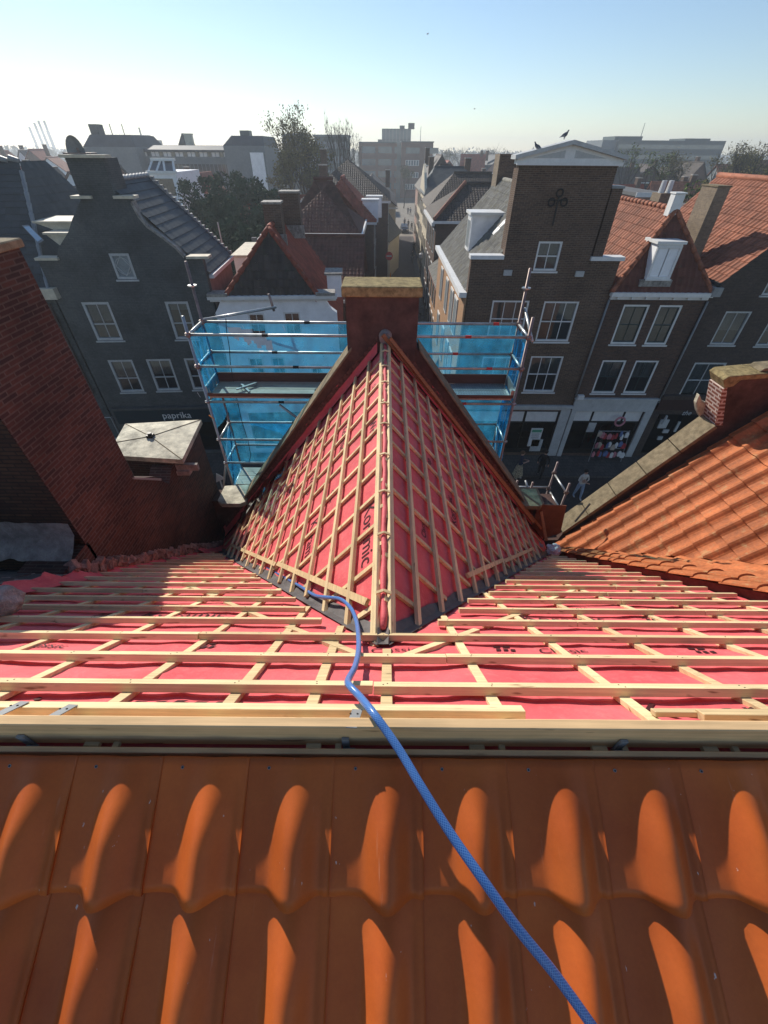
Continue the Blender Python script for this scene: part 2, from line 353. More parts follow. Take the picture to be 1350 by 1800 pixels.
def window(par,x0,x1,z0,z1,cols=2,rows=2,y=0.0,fw=.07,bar=.03,split=None,mat='white',sash=None,curtain=.0,glass='glass',sill=True,proud=.02,cmat='curtain'):
    m=MB(); a,b=y-proud,y+.10
    m.box(x0,x0+fw,a,b,z0,z1).box(x1-fw,x1,a,b,z0,z1).box(x0+fw,x1-fw,a,b,z0,z0+fw).box(x0+fw,x1-fw,a,b,z1-fw,z1)
    if sill: m.box(x0-.04,x1+.04,a-.05,a+.001,z0-.05,z0+.012)
    ob=build(m,'window',M[mat],par,world=False)
    ix0,ix1,iz0,iz1=x0+fw,x1-fw,z0+fw,z1-fw
    s=MB(); ya,yb=y+.03,y+.06; sp=split if split is not None else .5
    zc=iz0+(iz1-iz0)*sp
    if rows>1: s.box(ix0,ix1,ya-.01,yb,zc-bar*.7,zc+bar*.7)
    for i in range(1,cols):
        xx=ix0+(ix1-ix0)*i/cols; s.box(xx-bar/2,xx+bar/2,ya,yb,iz0,iz1)
    if sash:
        s.box(ix0,ix0+.045,ya-.012,yb,iz0,iz1).box(ix1-.045,ix1,ya-.012,yb,iz0,iz1).box(ix0+.045,ix1-.045,ya-.012,yb,iz0,iz0+.045).box(ix0+.045,ix1-.045,ya-.012,yb,iz1-.045,iz1)
    if s.f: build(s,'glazing_bars',M[sash or mat],ob,world=False)
    build(MB().poly([(ix0,y+.05,iz0),(ix1,y+.05,iz0),(ix1,y+.05,iz1),(ix0,y+.05,iz1)]),'pane',M[glass],ob,world=False)
    if curtain>0:
        c=MB(); zc=iz1-(iz1-iz0)*curtain; n=14; vs=[];fs=[]
        for i in range(n+1):
            xx=ix0+(ix1-ix0)*i/n; yy=y+.14+.02*math.sin(i*2.1+x0); vs+=[(xx,yy,zc),(xx,yy,iz1)]
        for i in range(n): fs.append((2*i,2*i+2,2*i+3,2*i+1))
        build(c.add(vs,fs),'curtain',M[cmat],ob,world=False)
    return ob
def pxwin(fac,par,tl,br,holes=None,**k):
    x0,z1=fac.L(*tl); x1,z0=fac.L(*br)
    if holes is not None: holes.append(rect(x0+.02,x1-.02,z0+.02,z1-.02))
    return (x0,x1,z0,z1,k)
# ================================================================ GROUND
struct(MB().poly([(-2500,-60,0),(2500,-60,0),(2500,3500,0),(-2500,3500,0)]),'ground',M['ground'])
struct(MB().poly([(-70,6.3,.008),(70,6.3,.008),(70,19.7,.008),(-70,19.7,.008)]),'main_street',M['asphalt'])
def sx(Y,side): return (-1.9 if side<0 else 3.55)+(.036 if side<0 else .030)*(Y-19.6)
struct(MB().poly([(sx(19.5,-1)-.1,19.5,.012),(sx(19.5,1)+.1,19.5,.012),(sx(98,1),98,.012),(sx(98,-1),98,.012)]),'side_street',M['asphalt'])
M['plaza']=pave('pale square paving',(.30,.27,.22),(.26,.23,.19),(.18,.16,.14),.4,.4)  # sunlit ground beyond the street is put into this paler colour
struct(MB().poly([(-30,98,.012),(40,98,.012),(40,165,.012),(-30,165,.012)]),'square',M['plaza'])
for sd in (-1,1):
    m=MB(); w_=.9*sd
    m.prism([(sx(19.8,sd),19.8,.0),(sx(19.8,sd)-w_,19.8,.0),(sx(97,sd)-w_,97,.0),(sx(97,sd),97,.0)],(0,0,.11))
    struct(m,'pavement',M['pavement'])
struct(MB().box(-50,sx(19.6,-1)-1.5,17.6,19.58,0,.10),'pavement',M['pavement'])
struct(MB().box(sx(19.6,1)+1.4,50,17.6,19.58,0,.10),'pavement',M['pavement'])

# ================================================================ OUR HOUSE (roof being re-covered)
house=thing('townhouse','brick townhouse with its roof stripped to red underlay and new pine battens in the foreground','house',(0,3,0))
Ns=Vector((0,.669,.743)); Ds=Vector((0,.743,-.669)); B0=Vector((0,.78,11.38))
def S(x,d,h=0): return Vector((x,0,0))+B0+Ds*d+Ns*h
PH=R(50.2); CP,SP=math.cos(PH),math.sin(PH); ZR=10.93
def C(sd,Y,e,h=0): return Vector((sd*(e*CP+h*SP),Y,ZR-e*SP+h*CP))
def zmain(Y): return 12.082-.9*Y
def xval(Y): return max(0,(.9*Y-1.152)/1.2)          # valley half width at Y
def yval(e): return (1.152+e*SP)/.9
def sag(x,d):
    a=noise.noise(Vector((x*2.3,d*2.3,1.7))); b=noise.noise(Vector((x*9,d*7,4.1))); f=(d/.35)%1.0
    c_=1-abs(noise.noise(Vector((x*2.7+d,d*1.1,8.3)))); e_=1-abs(noise.noise(Vector((x*1.3,d*6.5,5.5))))
    return .008*a+.004*b+.007*c_**10+.006*e_**12+.010*math.sin(math.pi*f)*(.5+noise.noise(Vector((x*4,math.floor(d/.35)*3.3,9))))
# walls of the house below the roof
mb=MB(); mb.box(-3.38,3.36,-5.2,6.15,0,6.2); build(mb,'wall',M['nbrick'],house)
# main slope underlay
mb=MB(); nx,nd=190,200
X0,X1,d0,d1=-3.37,3.34,-.235,7.3
for j in range(nd+1):
    for i in range(nx+1):
        x=X0+(X1-X0)*i/nx; d=d0+(d1-d0)*j/nd
        up=0
        if d>2.9 and x<X0+.16: up=.10*(1-(x-X0)/.16)*(.7+.5*noise.noise(Vector((0,d*5,0))))
        mb.v.append(S(x,d,-.062+sag(x,d)+max(0,up)))
for j in range(nd):
    for i in range(nx):
        a=j*(nx+1)+i; mb.f.append([a,a+1,a+nx+2,a+nx+1]); mb.m.append(0)
under=build(mb,'roof_underlay',M['membrane'],house,smooth=True)
# cross gable underlay, both sides
cross=[]
for sd in (-1,1):
    mb=MB(); ny,ne=200,150; idx={}
    def vid(i,j):
        if (i,j) not in idx:
            Y=1.32+(6.24-1.32)*i/ny; e=.02+5.4*j/ne; f=((e-.05)/.33)%1
            h=-.060+.007*noise.noise(Vector((Y*3,e*3,sd*5)))+.003*noise.noise(Vector((Y*11,e*11,2)))+.006*math.sin(math.pi*f)*noise.noise(Vector((Y*5,math.floor(e/.33)*3,sd)))
            idx[(i,j)]=len(mb.v); mb.v.append(C(sd,Y,e,h))
        return idx[(i,j)]
    for i in range(ny):
        for j in range(ne):
            Y=1.32+(6.24-1.32)*i/ny; e=.02+5.4*j/ne; p=C(sd,Y,e)
            if p.z-zmain(Y)<.018+.025*noise.noise(Vector((Y*4,e*4,sd*3))): continue
            q=[vid(i,j),vid(i+1,j),vid(i+1,j+1),vid(i,j+1)]
            mb.f.append(q if sd<0 else q[::-1]); mb.m.append(0)
    cross.append(build(mb,'roof_underlay',M['membrane'],house,smooth=True))
    # upstand of underlay folded up the gable parapet
    mb=MB(); pts=[]
    for k in range(90):
        x=.12+k*.036; z=ZR-1.2*x; hh=.17+.05*noise.noise(Vector((x*3,sd,0)))
        pts.append((Vector((sd*x,6.10,z-.04)),Vector((sd*x,6.165,z+.02)),Vector((sd*x,6.175,z+hh))))
    for a,b,c in pts: mb.v+=[a,b,c]
    for k in range(len(pts)-1):
        for r_ in range(2): mb.f.append([3*k+r_,3*k+3+r_,3*k+4+r_,3*k+1+r_]); mb.m.append(0)
    build(mb,'underlay_upstand',M['membrane'],house,smooth=True)
    # valley metal
    mb=MB(); n=40; vs=[]
    for k in range(n+1):
        Y=1.24+(6.15-1.24)*k/n; xv=(.9*Y-1.152)/1.2; xv=max(xv,-.03)
        wv=.07+.02*math.sin(k*1.7)
        e0=xv/CP
        vs+=[C(sd,Y,max(0,e0-wv),-.05),Vector((sd*xv,Y,zmain(Y)-.045)),Vector((sd*(xv+.07),Y,zmain(Y)-.052))]
    for k in range(n):
        for r_ in range(2): mb.f.append([3*k+r_,3*k+3+r_,3*k+4+r_,3*k+1+r_]); mb.m.append(0)
    mb.v=vs; build(mb,'valley_gutter',M['vmetal'],house)
# underlay roll over the cross ridge
mb=MB(); pts=[(.004*math.sin(k*1.3),1.36+k*.1,ZR-.050+.006*math.sin(k*2.1)) for k in range(48)]
mb.tube(pts,[.019+.003*math.sin(k*1.9) for k in range(48)],8); build(mb,'ridge_underlay',M['membrane'],house,smooth=True)
# cross gable ridge battens, brackets
for sd,dy in ((-1,0.0),(1,.06)):
    mb=MB(); mb.beam(C(sd,1.25+dy,.085,.01),C(sd,6.17,.085,.01),.05,.034,C(sd,1,0,1)-C(sd,1,0,0)); build(mb,'ridge_batten',M['batten'],house,bevel=.002)
for k in range(9):
    Y=1.62+k*.52+random.uniform(-.04,.04)
    mb=MB(); s1=random.choice((-1,1))
    mb.beam(Vector((-.05,Y,ZR-.022)),Vector((.0,Y+.015,ZR-.012)),.018,.012,(0,0,1)); mb.beam(Vector((.0,Y+.015,ZR-.012)),Vector((.05,Y,ZR-.022)),.018,.012,(0,0,1))
    build(mb,'ridge_bracket',M['counter'],house)
# battens on the cross gable (run along the ridge) and counter battens under them
for sd in (-1,1):
    up=C(sd,1,0,1)-C(sd,1,0,0)
    for k in range(1,14):
        e=.06+.33*k
        if e>4.9: break
        x=e*CP; ys=yval(e)-.02-random.uniform(0,.14)+(.03 if sd<0 else 0); ye=6.12-random.uniform(0,.07)-(.0 if k%3 else .06)
        if ye-ys<.2: continue
        mb=MB(); j=random.uniform(-.012,.012); br=ys+(ye-ys)*random.uniform(.35,.7)
        if k<8:
            mb.beam(C(sd,ys,e+j,.001),C(sd,br,e-j,.001),.038,.030,up); mb.beam(C(sd,br+.004,e-j+.003,.0),C(sd,ye,e-j*.5,.0),.038,.030,up)
        else: mb.beam(C(sd,ys,e+j,0),C(sd,ye,e-j,0),.038,.030,up)
        build(mb,'tile_batten',M['batten'],house)
    for k in range(13):
        Y=1.60+.375*k+random.uniform(-.03,.03)+(.1 if sd>0 else 0)
        if Y>6.05: break
        emax=min(5.0,(.9*Y-1.152)/SP-.02-random.uniform(0,.08))
        if emax<.25: continue
        mb=MB(); j=random.uniform(-.02,.02); mb.beam(C(sd,Y,.02,-.031),C(sd,Y+j,emax,-.031),.038,.024,up); build(mb,'counter_batten',M['counter'],house)
    # batten lying along the valley edge
    mb=MB()
    for (ya,yb) in (((1.62,3.1),(3.12,5.2)) if sd<0 else ((2.55,3.5),(3.52,5.0))):
        mb.beam(C(sd,ya,(.9*ya-1.152)/SP-.22,.0),C(sd,yb,(.9*yb-1.152)/SP-.25,.0),.05,.026,up)
    build(mb,'valley_batten',M['counter'],house)
# loose verge planks along the right of the gable roof
for off,h_,l in ((0,.085,0),(.10,.05,.25)):
    mb=MB(); mb.beam(Vector((-.03+off,6.02-off*.3,ZR+h_+.02)),Vector((3.18-l,6.0-off,ZR-1.2*3.18+h_+.09+l*1.2)),.05,.035,(.3,-.75,.6)); build(mb,'verge_plank',M['verge'],house,bevel=.002)
M['nail']=plain('nail head',(.06,.05,.05),.5,.2,5,0)
CX=(-2.95,-2.42,-1.93,-1.52,-1.03,-.59,-.27,.014,.435,.972,1.46,1.985,2.5,3.02)
# tile battens of the main slope
for k in range(0,22):
    d=.35*k; Y=S(0,d).y
    segs=[]
    if Y<1.3 or k<3: segs=[(-3.30+random.uniform(0,.1),3.28)]
    else:
        xv=(.9*Y-1.152)/1.2+.10
        segs=[(-3.34+random.uniform(0,.06),-xv-random.uniform(0,.10)),(xv+random.uniform(0,.10),3.24)]
    for a,b in segs:
        if b-a<.12: continue
        cuts=[a]+([a+(b-a)*random.uniform(.3,.7)] if b-a>2 else [])+[b]
        for c0,c1 in zip(cuts,cuts[1:]):
            j0=random.uniform(-.008,.008); j1=random.uniform(-.008,.008)
            mb=MB(); mb.beam(S(c0+.002,d+j0+.022),S(c1-.002,d+j1+.022),.047,.035,Ns)
            if k<7:
                bm_=MB(); bm_.v=mb.v; 
                for xc in CX:
                    if c0+.02<xc<c1-.02:
                        for q in (-.009,.008):
                            xx=xc+random.uniform(-.012,.012); dd_=d+.022+q+random.uniform(-.004,.004)+j0+(j1-j0)*(xx-c0)/(c1-c0); mb.tube([S(xx,dd_,-.002),S(xx,dd_,.0012)],.0032,6,1)
            build(mb,'tile_batten',[M['batten'],M['nail']],house)
mb=MB(); mb.beam(S(-3.3,-.2065+.022,.0),S(.505,-.2065+.022,.0),.047,.037,Ns); build(mb,'top_batten',M['batten'],house,bevel=.002)
mb=MB(); mb.beam(S(1.13,-.19,-.004),S(3.3,-.20,-.004),.045,.03,Ns); mb.beam(S(.98,-.165,-.012),S(1.6,-.165,-.012),.03,.02,Ns); build(mb,'top_batten',M['batten'],house,bevel=.002)
# counter battens of the main slope
for x in (-2.95,-2.42,-1.93,-1.52,-1.03,-.59,-.27,.014,.435,.972,1.46,1.985,2.5,3.02):
    dm=7.2
    if abs(x)<2.9:
        # stop at the valley
        Yv=(1.2*abs(x)+1.152)/.9; dm=(Yv-.78)/.743-.12
    mb=MB(); dd=-.24; j=random.uniform(-.01,.01)
    mb.beam(S(x,dd,-.036),S(x+j,dm,-.036),.046,.024,Ns); build(mb,'counter_batten',M['counter'],house,bevel=.0015)
# short diagonal counter battens beside the valley
for a,b in (((-.62,1.02),(-.10,.46)),((.60,.98),(.08,.44)),((-1.3,1.75),(-.80,1.2)),((1.15,1.55),(.68,1.08)),((1.9,2.45),(1.35,1.85)),((-2.0,2.55),(-1.5,2.0))):
    mb=MB(); mb.beam(S(a[0],a[1],-.034),S(b[0],b[1],-.034),.046,.024,Ns); build(mb,'valley_counter',M['counter'],house)
# printing on the underlay
def cut_grid(mb,step):
    bm=bmesh.new(); me=D.meshes.new('t'); me.from_pydata([tuple(v) for v in mb.v],[],mb.f); bm.from_mesh(me); D.meshes.remove(me)
    xs=[v.co.x for v in bm.verts]; zs=[v.co.y for v in bm.verts]
    x=min(xs)
    while x<max(xs): bmesh.ops.bisect_plane(bm,geom=bm.verts[:]+bm.edges[:]+bm.faces[:],plane_co=(x,0,0),plane_no=(1,0,0)); x+=step
    y=min(zs)
    while y<max(zs): bmesh.ops.bisect_plane(bm,geom=bm.verts[:]+bm.edges[:]+bm.faces[:],plane_co=(0,y,0),plane_no=(0,1,0)); y+=step
    r=MB(); bm.verts.index_update(); r.v=[v.co.copy() for v in bm.verts]; r.f=[[v.index for v in f.verts] for f in bm.faces]; r.m=[0]*len(r.f); bm.free(); return r
def main_print(s,size,x,d,space=1,flip=False,shear=0):
    m=cut_grid(text_mb(s,size,lambda c:(c[0],c[1],0),0,space,shear),.035)
    k=-1 if flip else 1
    m.v=[S(x+k*v.x,d+k*v.y,-.060+.0035+sag(x+k*v.x,d+k*v.y)) for v in m.v]; build(m,'printed_lettering',M['ink'],under)
def bars(x,d,n=4,w_=.045,h_=.10,gap=.035,lean=.05):
    m=MB()
    for i in range(n):
        a=x+i*(w_+gap); m.poly([(a,d,0),(a+w_,d,0),(a+w_+lean,d+h_,0),(a+lean,d+h_,0)])
    m=cut_grid(m,.035); m.v=[S(v.x,v.y,-.060+.0035+sag(v.x,v.y)) for v in m.v]; build(m,'printed_stripes',M['ink'],under)
main_print('Koramic',.19,.98,-.14,1.05); bars(1.86,-.12,4,.04,.08); main_print('Koramic',.26,-2.2,-.165,1.1); bars(-1.02,-.13,5)
main_print('Koramic',.17,-.42,-.225,1.0)
for x,d in ((-.07,.575),(.86,.585),(-2.0,.58),(2.6,.56),(-.9,1.64),(1.4,1.66)):
    main_print('Classic',.095,x,d); main_print('www.w',.03,x-.25,d-.045)
for x,d in ((-1.05,.60),(.62,.60),(1.72,.59),(-2.1,1.3),(1.9,1.3)):
    bars(x,d,3,.026,.045,.014,.014); bars(x,d+.07,2,.04,.035,.014,.014)
for x,d in ((1.0,1.27),(-1.75,1.29),(2.0,2.0),(-2.6,2.0)): main_print('Koramic',.17,x,d,1.05)
def cross_print(s,size,sd,Y,e,space=1):
    m=cut_grid(text_mb(s,size,lambda c:(c[0],c[1],0),0,space),.04)
    def f(v):
        # reads towards the camera, letter tops towards the ridge (left side); mirrored for the other slope
        if sd<0: YY,ee=Y-v.x,e-v.y
        else: YY,ee=Y+v.x,e-v.y
        f_=((ee-.05)/.33)%1
        h=-.060+.007*noise.noise(Vector((YY*3,ee*3,sd*5)))+.003*noise.noise(Vector((YY*11,ee*11,2)))+.006*math.sin(math.pi*f_)*noise.noise(Vector((YY*5,math.floor(ee/.33)*3,sd)))
        return C(sd,YY,ee,h+.004)
    m.v=[f(v) for v in m.v]; build(m,'printed_lettering',M['ink'],cross[0] if sd<0 else cross[1])
for Y,e,s_,z_ in ((2.72,.33,'Koramic',.20),(4.2,.33,'Wrap',.17),(5.2,.33,'Classic',.10),(3.6,1.0,'Classic',.08),(4.9,.95,'Koramic',.17),(3.35,1.33,'Koramic',.19),(4.5,1.65,'Wrap',.16),(5.3,2.3,'Koramic',.17),(4.2,2.64,'Classic',.09),(5.8,3.3,'Koramic',.17)):
    cross_print(s_,z_,-1,Y,e)
for Y,e,s_,z_ in ((3.3,1.33,'Koramic',.15),(2.6,.66,'Classic',.09),(4.6,2.3,'Koramic',.16),(3.9,.95,'Wrap',.12)): cross_print(s_,z_,1,Y,e)
# red membrane turned up at the left party wall
for (yy,zz,sz) in ((2.45,.12,.30),(2.75,.10,.25),(5.3,.12,.30),(5.75,.10,.25),(4.4,.05,.2)):
    mb=MB(); vs=[]; n=9
    for i in range(n):
        for j in range(5):
            Y=yy+(i/(n-1)-.5)*sz*1.7; x=-3.36+.03*math.sin(i*2.2+j)+j*.045; z=zmain(Y)-.03+(zz+.10*noise.noise(Vector((Y*7,1,0))))*(1-j/4)**1.3
            vs.append((x,Y,z))
    mb.add(vs,[[i*5+j,i*5+5+j,i*5+6+j,i*5+1+j] for i in range(n-1) for j in range(4)]); build(mb,'underlay_flap',M['membrane'],house,smooth=True)
# ridge beam with brackets, plates, light strip batten
mb=MB(); mb.box(-3.3,3.3,.533,.565,11.452,11.605); build(mb,'ridge_beam',M['beam'],house,bevel=.003)
mb=MB(); mb.box(-3.2,3.2,.486,.503,11.45,11.512); build(mb,'near_slope_batten',M['beam'],house,bevel=.002)
mb=MB(); mb.poly([(-3.3,.60,11.46),(-3.3,-1.2,10.18),(3.3,-1.2,10.18),(3.3,.60,11.46)]); mb.poly([(-3.3,.60,11.46),(3.3,.60,11.46),(3.3,.66,11.41),(-3.3,.66,11.41)]); build(mb,'near_slope_underlay',M['membrane'],house)
for x in (-1.02,-.26,.30,.72,1.1):
    mb=MB(); mb.box(x,x+.05,.50,.535,11.45,11.468); mb.box(x+.1,x+.12,.5,.54,11.455,11.47); build(mb,'packing_block',M['batten'],house)
for u,v in ((608,1312),(45,1306),(1087,1318)):
    p=P(u,v,Y=.52); x=p.x
    mb=MB(); mb.box(x-.012,x+.012,.522,.531,11.44,11.53).box(x-.012,x+.030,.500,.522,11.455,11.462).box(x+.006,x+.030,.492,.500,11.455,11.500).box(x-.004,x+.02,.505,.515,11.470,11.478)
    build(mb,'ridge_bracket_steel',M['zinc'],house)
for u,v in ((620,1262),(100,1253),(12,1247)):
    p=P(u,v,pl=(Ns,Ns.dot(S(0,0,.004)))); mb=MB(); mb.beam(p+Vector((0,-.045,.040)),p+Vector((.012,.045,-.038)),.036,.003,Ns)
    for q in (-.012,.012): mb.beam(p+Vector((q,.02,-.013)),p+Vector((q+.005,.022,-.0145)),.005,.003,Ns,1)
    build(mb,'fixing_plate',[M['zinc'],M['black']],house)
# ---- near slope: individually laid clay tiles
PI_=.278
def tile_mesh(x0,ytop,ztop,slope,L,seed,lowerstep=0.012):
    "one pantile; x0 = left edge, top edge at (ytop,ztop), running towards -Y"
    rnd=random.Random(seed); n=Vector((0,-math.sin(math.atan(slope)),math.cos(math.atan(slope)))); dv=Vector((0,-math.cos(math.atan(slope)),-math.sin(math.atan(slope))))
    NX,NL=30,14; th=.013
    def prof(t):
        h=.062*(0.5+0.5*math.cos(2*math.pi*min(1,max(0,(t-.33)/.61))-math.pi))**.95
        h+= -.006*math.exp(-((t-.2)/.16)**2)
        if t>.93: h+=.006*min(1,(t-.93)/.03)
        return h
    top=[];bot=[];jx=rnd.uniform(-.002,.002); jl=rnd.uniform(-.004,.004)
    for j in range(NL+1):
        s=j/NL; Ls=(L+jl)*s
        q_=min(1,max(0,(s-.04)/.60)); fl=.20+.80*q_*q_*(3-2*q_)              # head of the tile is flatter
        for i in range(NX+1):
            t=i/NX*1.03; h=prof(t)*fl+.0012*math.sin(s*3+seed)
            if j==NL: h-=.003
            p=Vector((x0+jx+t*PI_,ytop,ztop))+dv*(Ls+ (.017*(prof(t)/.064)-.003 if s>.9 else 0)*max(0,(s-.9)/.1))+n*h
            top.append(p); bot.append(p-n*th)
    mb=MB(); mb.v=top+bot; K=(NX+1)*(NL+1)
    for j in range(NL):
        for i in range(NX):
            a=j*(NX+1)+i; mb.f.append([a+1,a,a+NX+1,a+NX+2]); mb.f.append([K+a,K+a+1,K+a+NX+2,K+a+NX+1])
    for i in range(NX):
        a=NL*(NX+1)+i; mb.f.append([a+1,a,K+a,K+a+1]); a=i; mb.f.append([a,a+1,K+a+1,K+a])
    for j in range(NL):
        a=j*(NX+1); mb.f.append([a,K+a,K+a+NX+1,a+NX+1][::-1]); a=j*(NX+1)+NX; mb.f.append([a,K+a,K+a+NX+1,a+NX+1])
    mb.m=[0]*len(mb.f); return mb,n
SA,SB=.555,.49
YT,ZT=.472,11.520
for c in range(3):
    if c==0: yt,zt,sl_,L=YT,ZT,SA,.362
    else:
        yt=.205-(c-1)*.30; zt=11.342-(c-1)*.150; sl_,L=SB,.42
    for i in range(-11,12):
        x0=i*PI_-.160
        mb,n=tile_mesh(x0,yt,zt,sl_,L,i*31+c*7)
        t_=build(mb,'roof_tile',M['clay'],house,smooth=True)
        if c==0:
            p=Vector((x0+.075,yt-.026,zt-.014))-n*.002
            s=MB(); s.tube([p-n*.004,p+n*.0035],.0048,10); s.tube([p+n*.0035,p+n*.0045],[.0034,.003],10,1); build(s,'screw',[M['zinc'],M['black']],t_)
# ---- front gable wall of our house with coping and chimney
def zpar(x): return 10.62-1.30*(abs(x)-.6)
out=[(-3.38,0),(-3.38,7.80),(-2.72,7.80),(-2.66,zpar(2.66)),(-.56,zpar(.56)),(-.55,10.78),(-.56,11.50),(.46,11.50),(.461,10.82),(.50,zpar(.50)),(2.60,zpar(2.60)),(2.66,7.76),(3.40,7.76),(3.40,0)]
wm=wall(out,[rect(-2.6,-1.6,1,3.2),rect(-.6,.6,.1,2.6),rect(1.6,2.6,1,3.2),rect(-2.3,-1.3,4.4,6.2),rect(1.3,2.3,4.4,6.2)],6.18,.36)
build(wm,'gable_wall',M['render'],house)
for sd in (-1,1):
    xa,xb=(.50,2.72)
    mb=MB(); pts=[(sd*xa,6.13,zpar(xa)+.01),(sd*xb,6.13,zpar(xb)+.01),(sd*xb,6.13,zpar(xb)+.055),(sd*xa,6.13,zpar(xa)+.060)]
    mb.prism(pts,(0,.46,0)); build(mb,'coping',M['coping'],house,bevel=.008)
    mb=MB(); x0,x1=(2.66,3.22) if sd<0 else (2.62,3.10)
    pts=[(sd*x0,6.08,7.80),(sd*(x0+.10),6.0,7.80),(sd*(x1-.1),6.0,7.80),(sd*x1,6.1,7.80),(sd*x1,6.56,7.80),(sd*x0,6.62,7.80)]
    mb.prism(pts,(0,0,.09)); build(mb,'kneeler_stone',M['capstone'] if sd<0 else M['coping'],house,bevel=.006)
ch=MB(); ch.box(-.56,.46,6.17,6.66,10.6,11.50); chim=build(ch,'chimney',M['render'],house,bevel=.01)
mb=MB(); mb.box(-.60,.50,6.12,6.70,11.49,11.62); build(mb,'chimney_cap',M['lichen'],chim,bevel=.012)
mb=MB(); mb.tube([(0,6.08,ZR+.02),(0,6.20,ZR+.04)],[.085,.10],14); build(mb,'ridge_mortar',M['mortar'],house)
for sd in (-1,1):
    mb=MB(); n=150
    for k in range(n+1):
        x=.12+k*.021; z=ZR-1.2*x; a=noise.noise(Vector((x*14,sd*3,0))); b=noise.noise(Vector((x*31,sd*3,7)))
        for q,(hh,yy) in enumerate(((.06,0),(.12+.03*b,.012+.008*a),(.20+.045*a+.03*b,.0))): mb.v.append(Vector((sd*x,6.176-yy,z+hh)))
    for k in range(n):
        for r_ in range(2): mb.f.append([3*k+r_,3*k+3+r_,3*k+4+r_,3*k+1+r_]); mb.m.append(0)
    build(mb,'mortar_fillet',M['filletm'],house)
# ridge of left party wall joint: crumbling mortar
mb=MB()
for k in range(150):
    Y=2.95+(k%75)*.044; z=zmain(Y)+.03+.13*random.random(); s_=.03+.03*random.random()
    X=Matrix.Translation((-3.385+.01*random.random(),Y,z))@Matrix.Rotation(random.random()*3,4,(random.random(),1,random.random()))
    mb.box(-s_*.6,s_*.6,-s_,s_,-s_,s_*.9,0,X)
build(mb,'flashing_mortar',M['pinkmortar'],house)
# ================================================================ LEFT NEIGHBOUR (brick party wall with stacks)
ln=thing('neighbour_house','neighbouring house on the left with a tall red brown brick party wall and stacks','house',(-6.5,3,0))
build(MB().box(-9.5,-3.42,-5,6.5,0,7.2).box(-3.9,-3.40,-5,3.3,7.2,9.6),'wall',M['nbrick'],ln)
zt=12.30
mb=MB()
mb.prism([(-3.40,3.26,7.0),(-3.40,4.46,7.0),(-3.40,4.50,9.25),(-3.40,4.46,zt),(-3.40,3.26,zt)],(-1.9,0,0)); 
st=build(mb,'chimney_stack',[M['nbrick']],ln)
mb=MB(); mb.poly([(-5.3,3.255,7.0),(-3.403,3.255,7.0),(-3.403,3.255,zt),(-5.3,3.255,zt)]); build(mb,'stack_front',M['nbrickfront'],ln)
mb=MB(); mb.box(-5.36,-3.36,3.2,4.50,zt,zt+.07); build(mb,'cap',M['coping'],st,bevel=.01)
# lower wall beyond the stack, sloping with the roof
mb=MB(); mb.prism([(-3.405,4.46,5.5),(-3.405,6.55,5.5),(-3.405,6.55,7.75),(-3.405,6.42,9.1),(-3.405,5.40,9.16),(-3.405,5.15,9.0),(-3.405,4.9,9.35),(-3.405,4.46,9.62)],(-.34,0,0)); build(mb,'wall',M['nbrick'],ln)
mb=MB(); mb.prism([(-3.38,5.0,9.24),(-3.38,4.44,9.67),(-3.38,4.44,9.64),(-3.38,4.98,9.21)],(-.38,0,0)); build(mb,'wall_capping',M['zinc'],ln)
# second, capped stack
mb=MB(); mb.prism([(-3.41,5.46,6.5),(-3.41,6.62,6.5),(-4.52,6.50,6.5),(-4.42,5.8,6.5),(-4.15,5.5,6.5)],(0,0,2.72)); st2=build(mb,'chimney_stack',M['nbrick'],ln)
cx,cy=-3.93,6.0
base=[(-3.20,5.41),(-3.33,6.69),(-4.63,6.52),(-4.51,5.89),(-4.20,5.50)]
mb=MB(); mb.prism([(x,y,9.22) for x,y in base],(0,0,.08)); 
for i in range(5):
    a,b=base[i],base[(i+1)%5]; mb.poly([(a[0],a[1],9.302),(b[0],b[1],9.302),(cx,cy,9.36)])
cap=build(mb,'cap',M['capstone'],st2)
for a in (base[0],base[1],base[2],base[3]):
    m=MB(); m.tube([(a[0],a[1],9.306),(cx,cy,9.364)],.006,5); build(m,'seam',M['coping'],cap)
m=MB(); m.box(cx-.05,cx+.05,cy-.05,cy+.05,9.35,9.40); m.tube([(cx,cy,9.39),(cx,cy,9.43)],.035,8); build(m,'vent_cowl',M['black'],cap)
mb=MB(); mb.box(-3.42,-3.05,5.5,5.56,9.02,9.14).box(-3.5,-3.2,5.46,5.6,8.95,9.03); build(mb,'lead_soaker',M['lead'],st2)
# old slates and lead at the foot of the tall stack
mb=MB(); rr=random.Random(3)
for r_ in range(5):
    for c_ in range(9):
        x=-5.1+c_*.24+(.12 if r_%2 else 0); Y=1.75+r_*.26; 
        if x>-3.5: continue
        X=Matrix.Translation((x,Y,zmain(Y)+.02+.03*r_*0))@Matrix.Rotation(math.atan(-.9)+.05+rr.uniform(-.05,.05),4,'X')@Matrix.Rotation(rr.uniform(-.06,.06),4,'Z')
        mb.box(-.115,.115,-.02,.30,0,.018,0,X)
build(mb,'old_slates',M['oldslate'],ln)
mb=MB(); vs=[];n=40
for i in range(n+1):
    x=-5.2+1.78*i/n; k=.03*noise.noise(Vector((x*6,0,0)))
    vs+=[(x,3.235,9.95+k),(x,3.22,9.78),(x,3.10+k,9.66+k*.5),(x,3.0+k,9.60+k)]
mb.add(vs,[[i*4+j,i*4+4+j,i*4+5+j,i*4+1+j] for i in range(n) for j in range(3)]); build(mb,'lead_flashing',M['lead'],ln,smooth=True)
mb=MB(); vs=[]
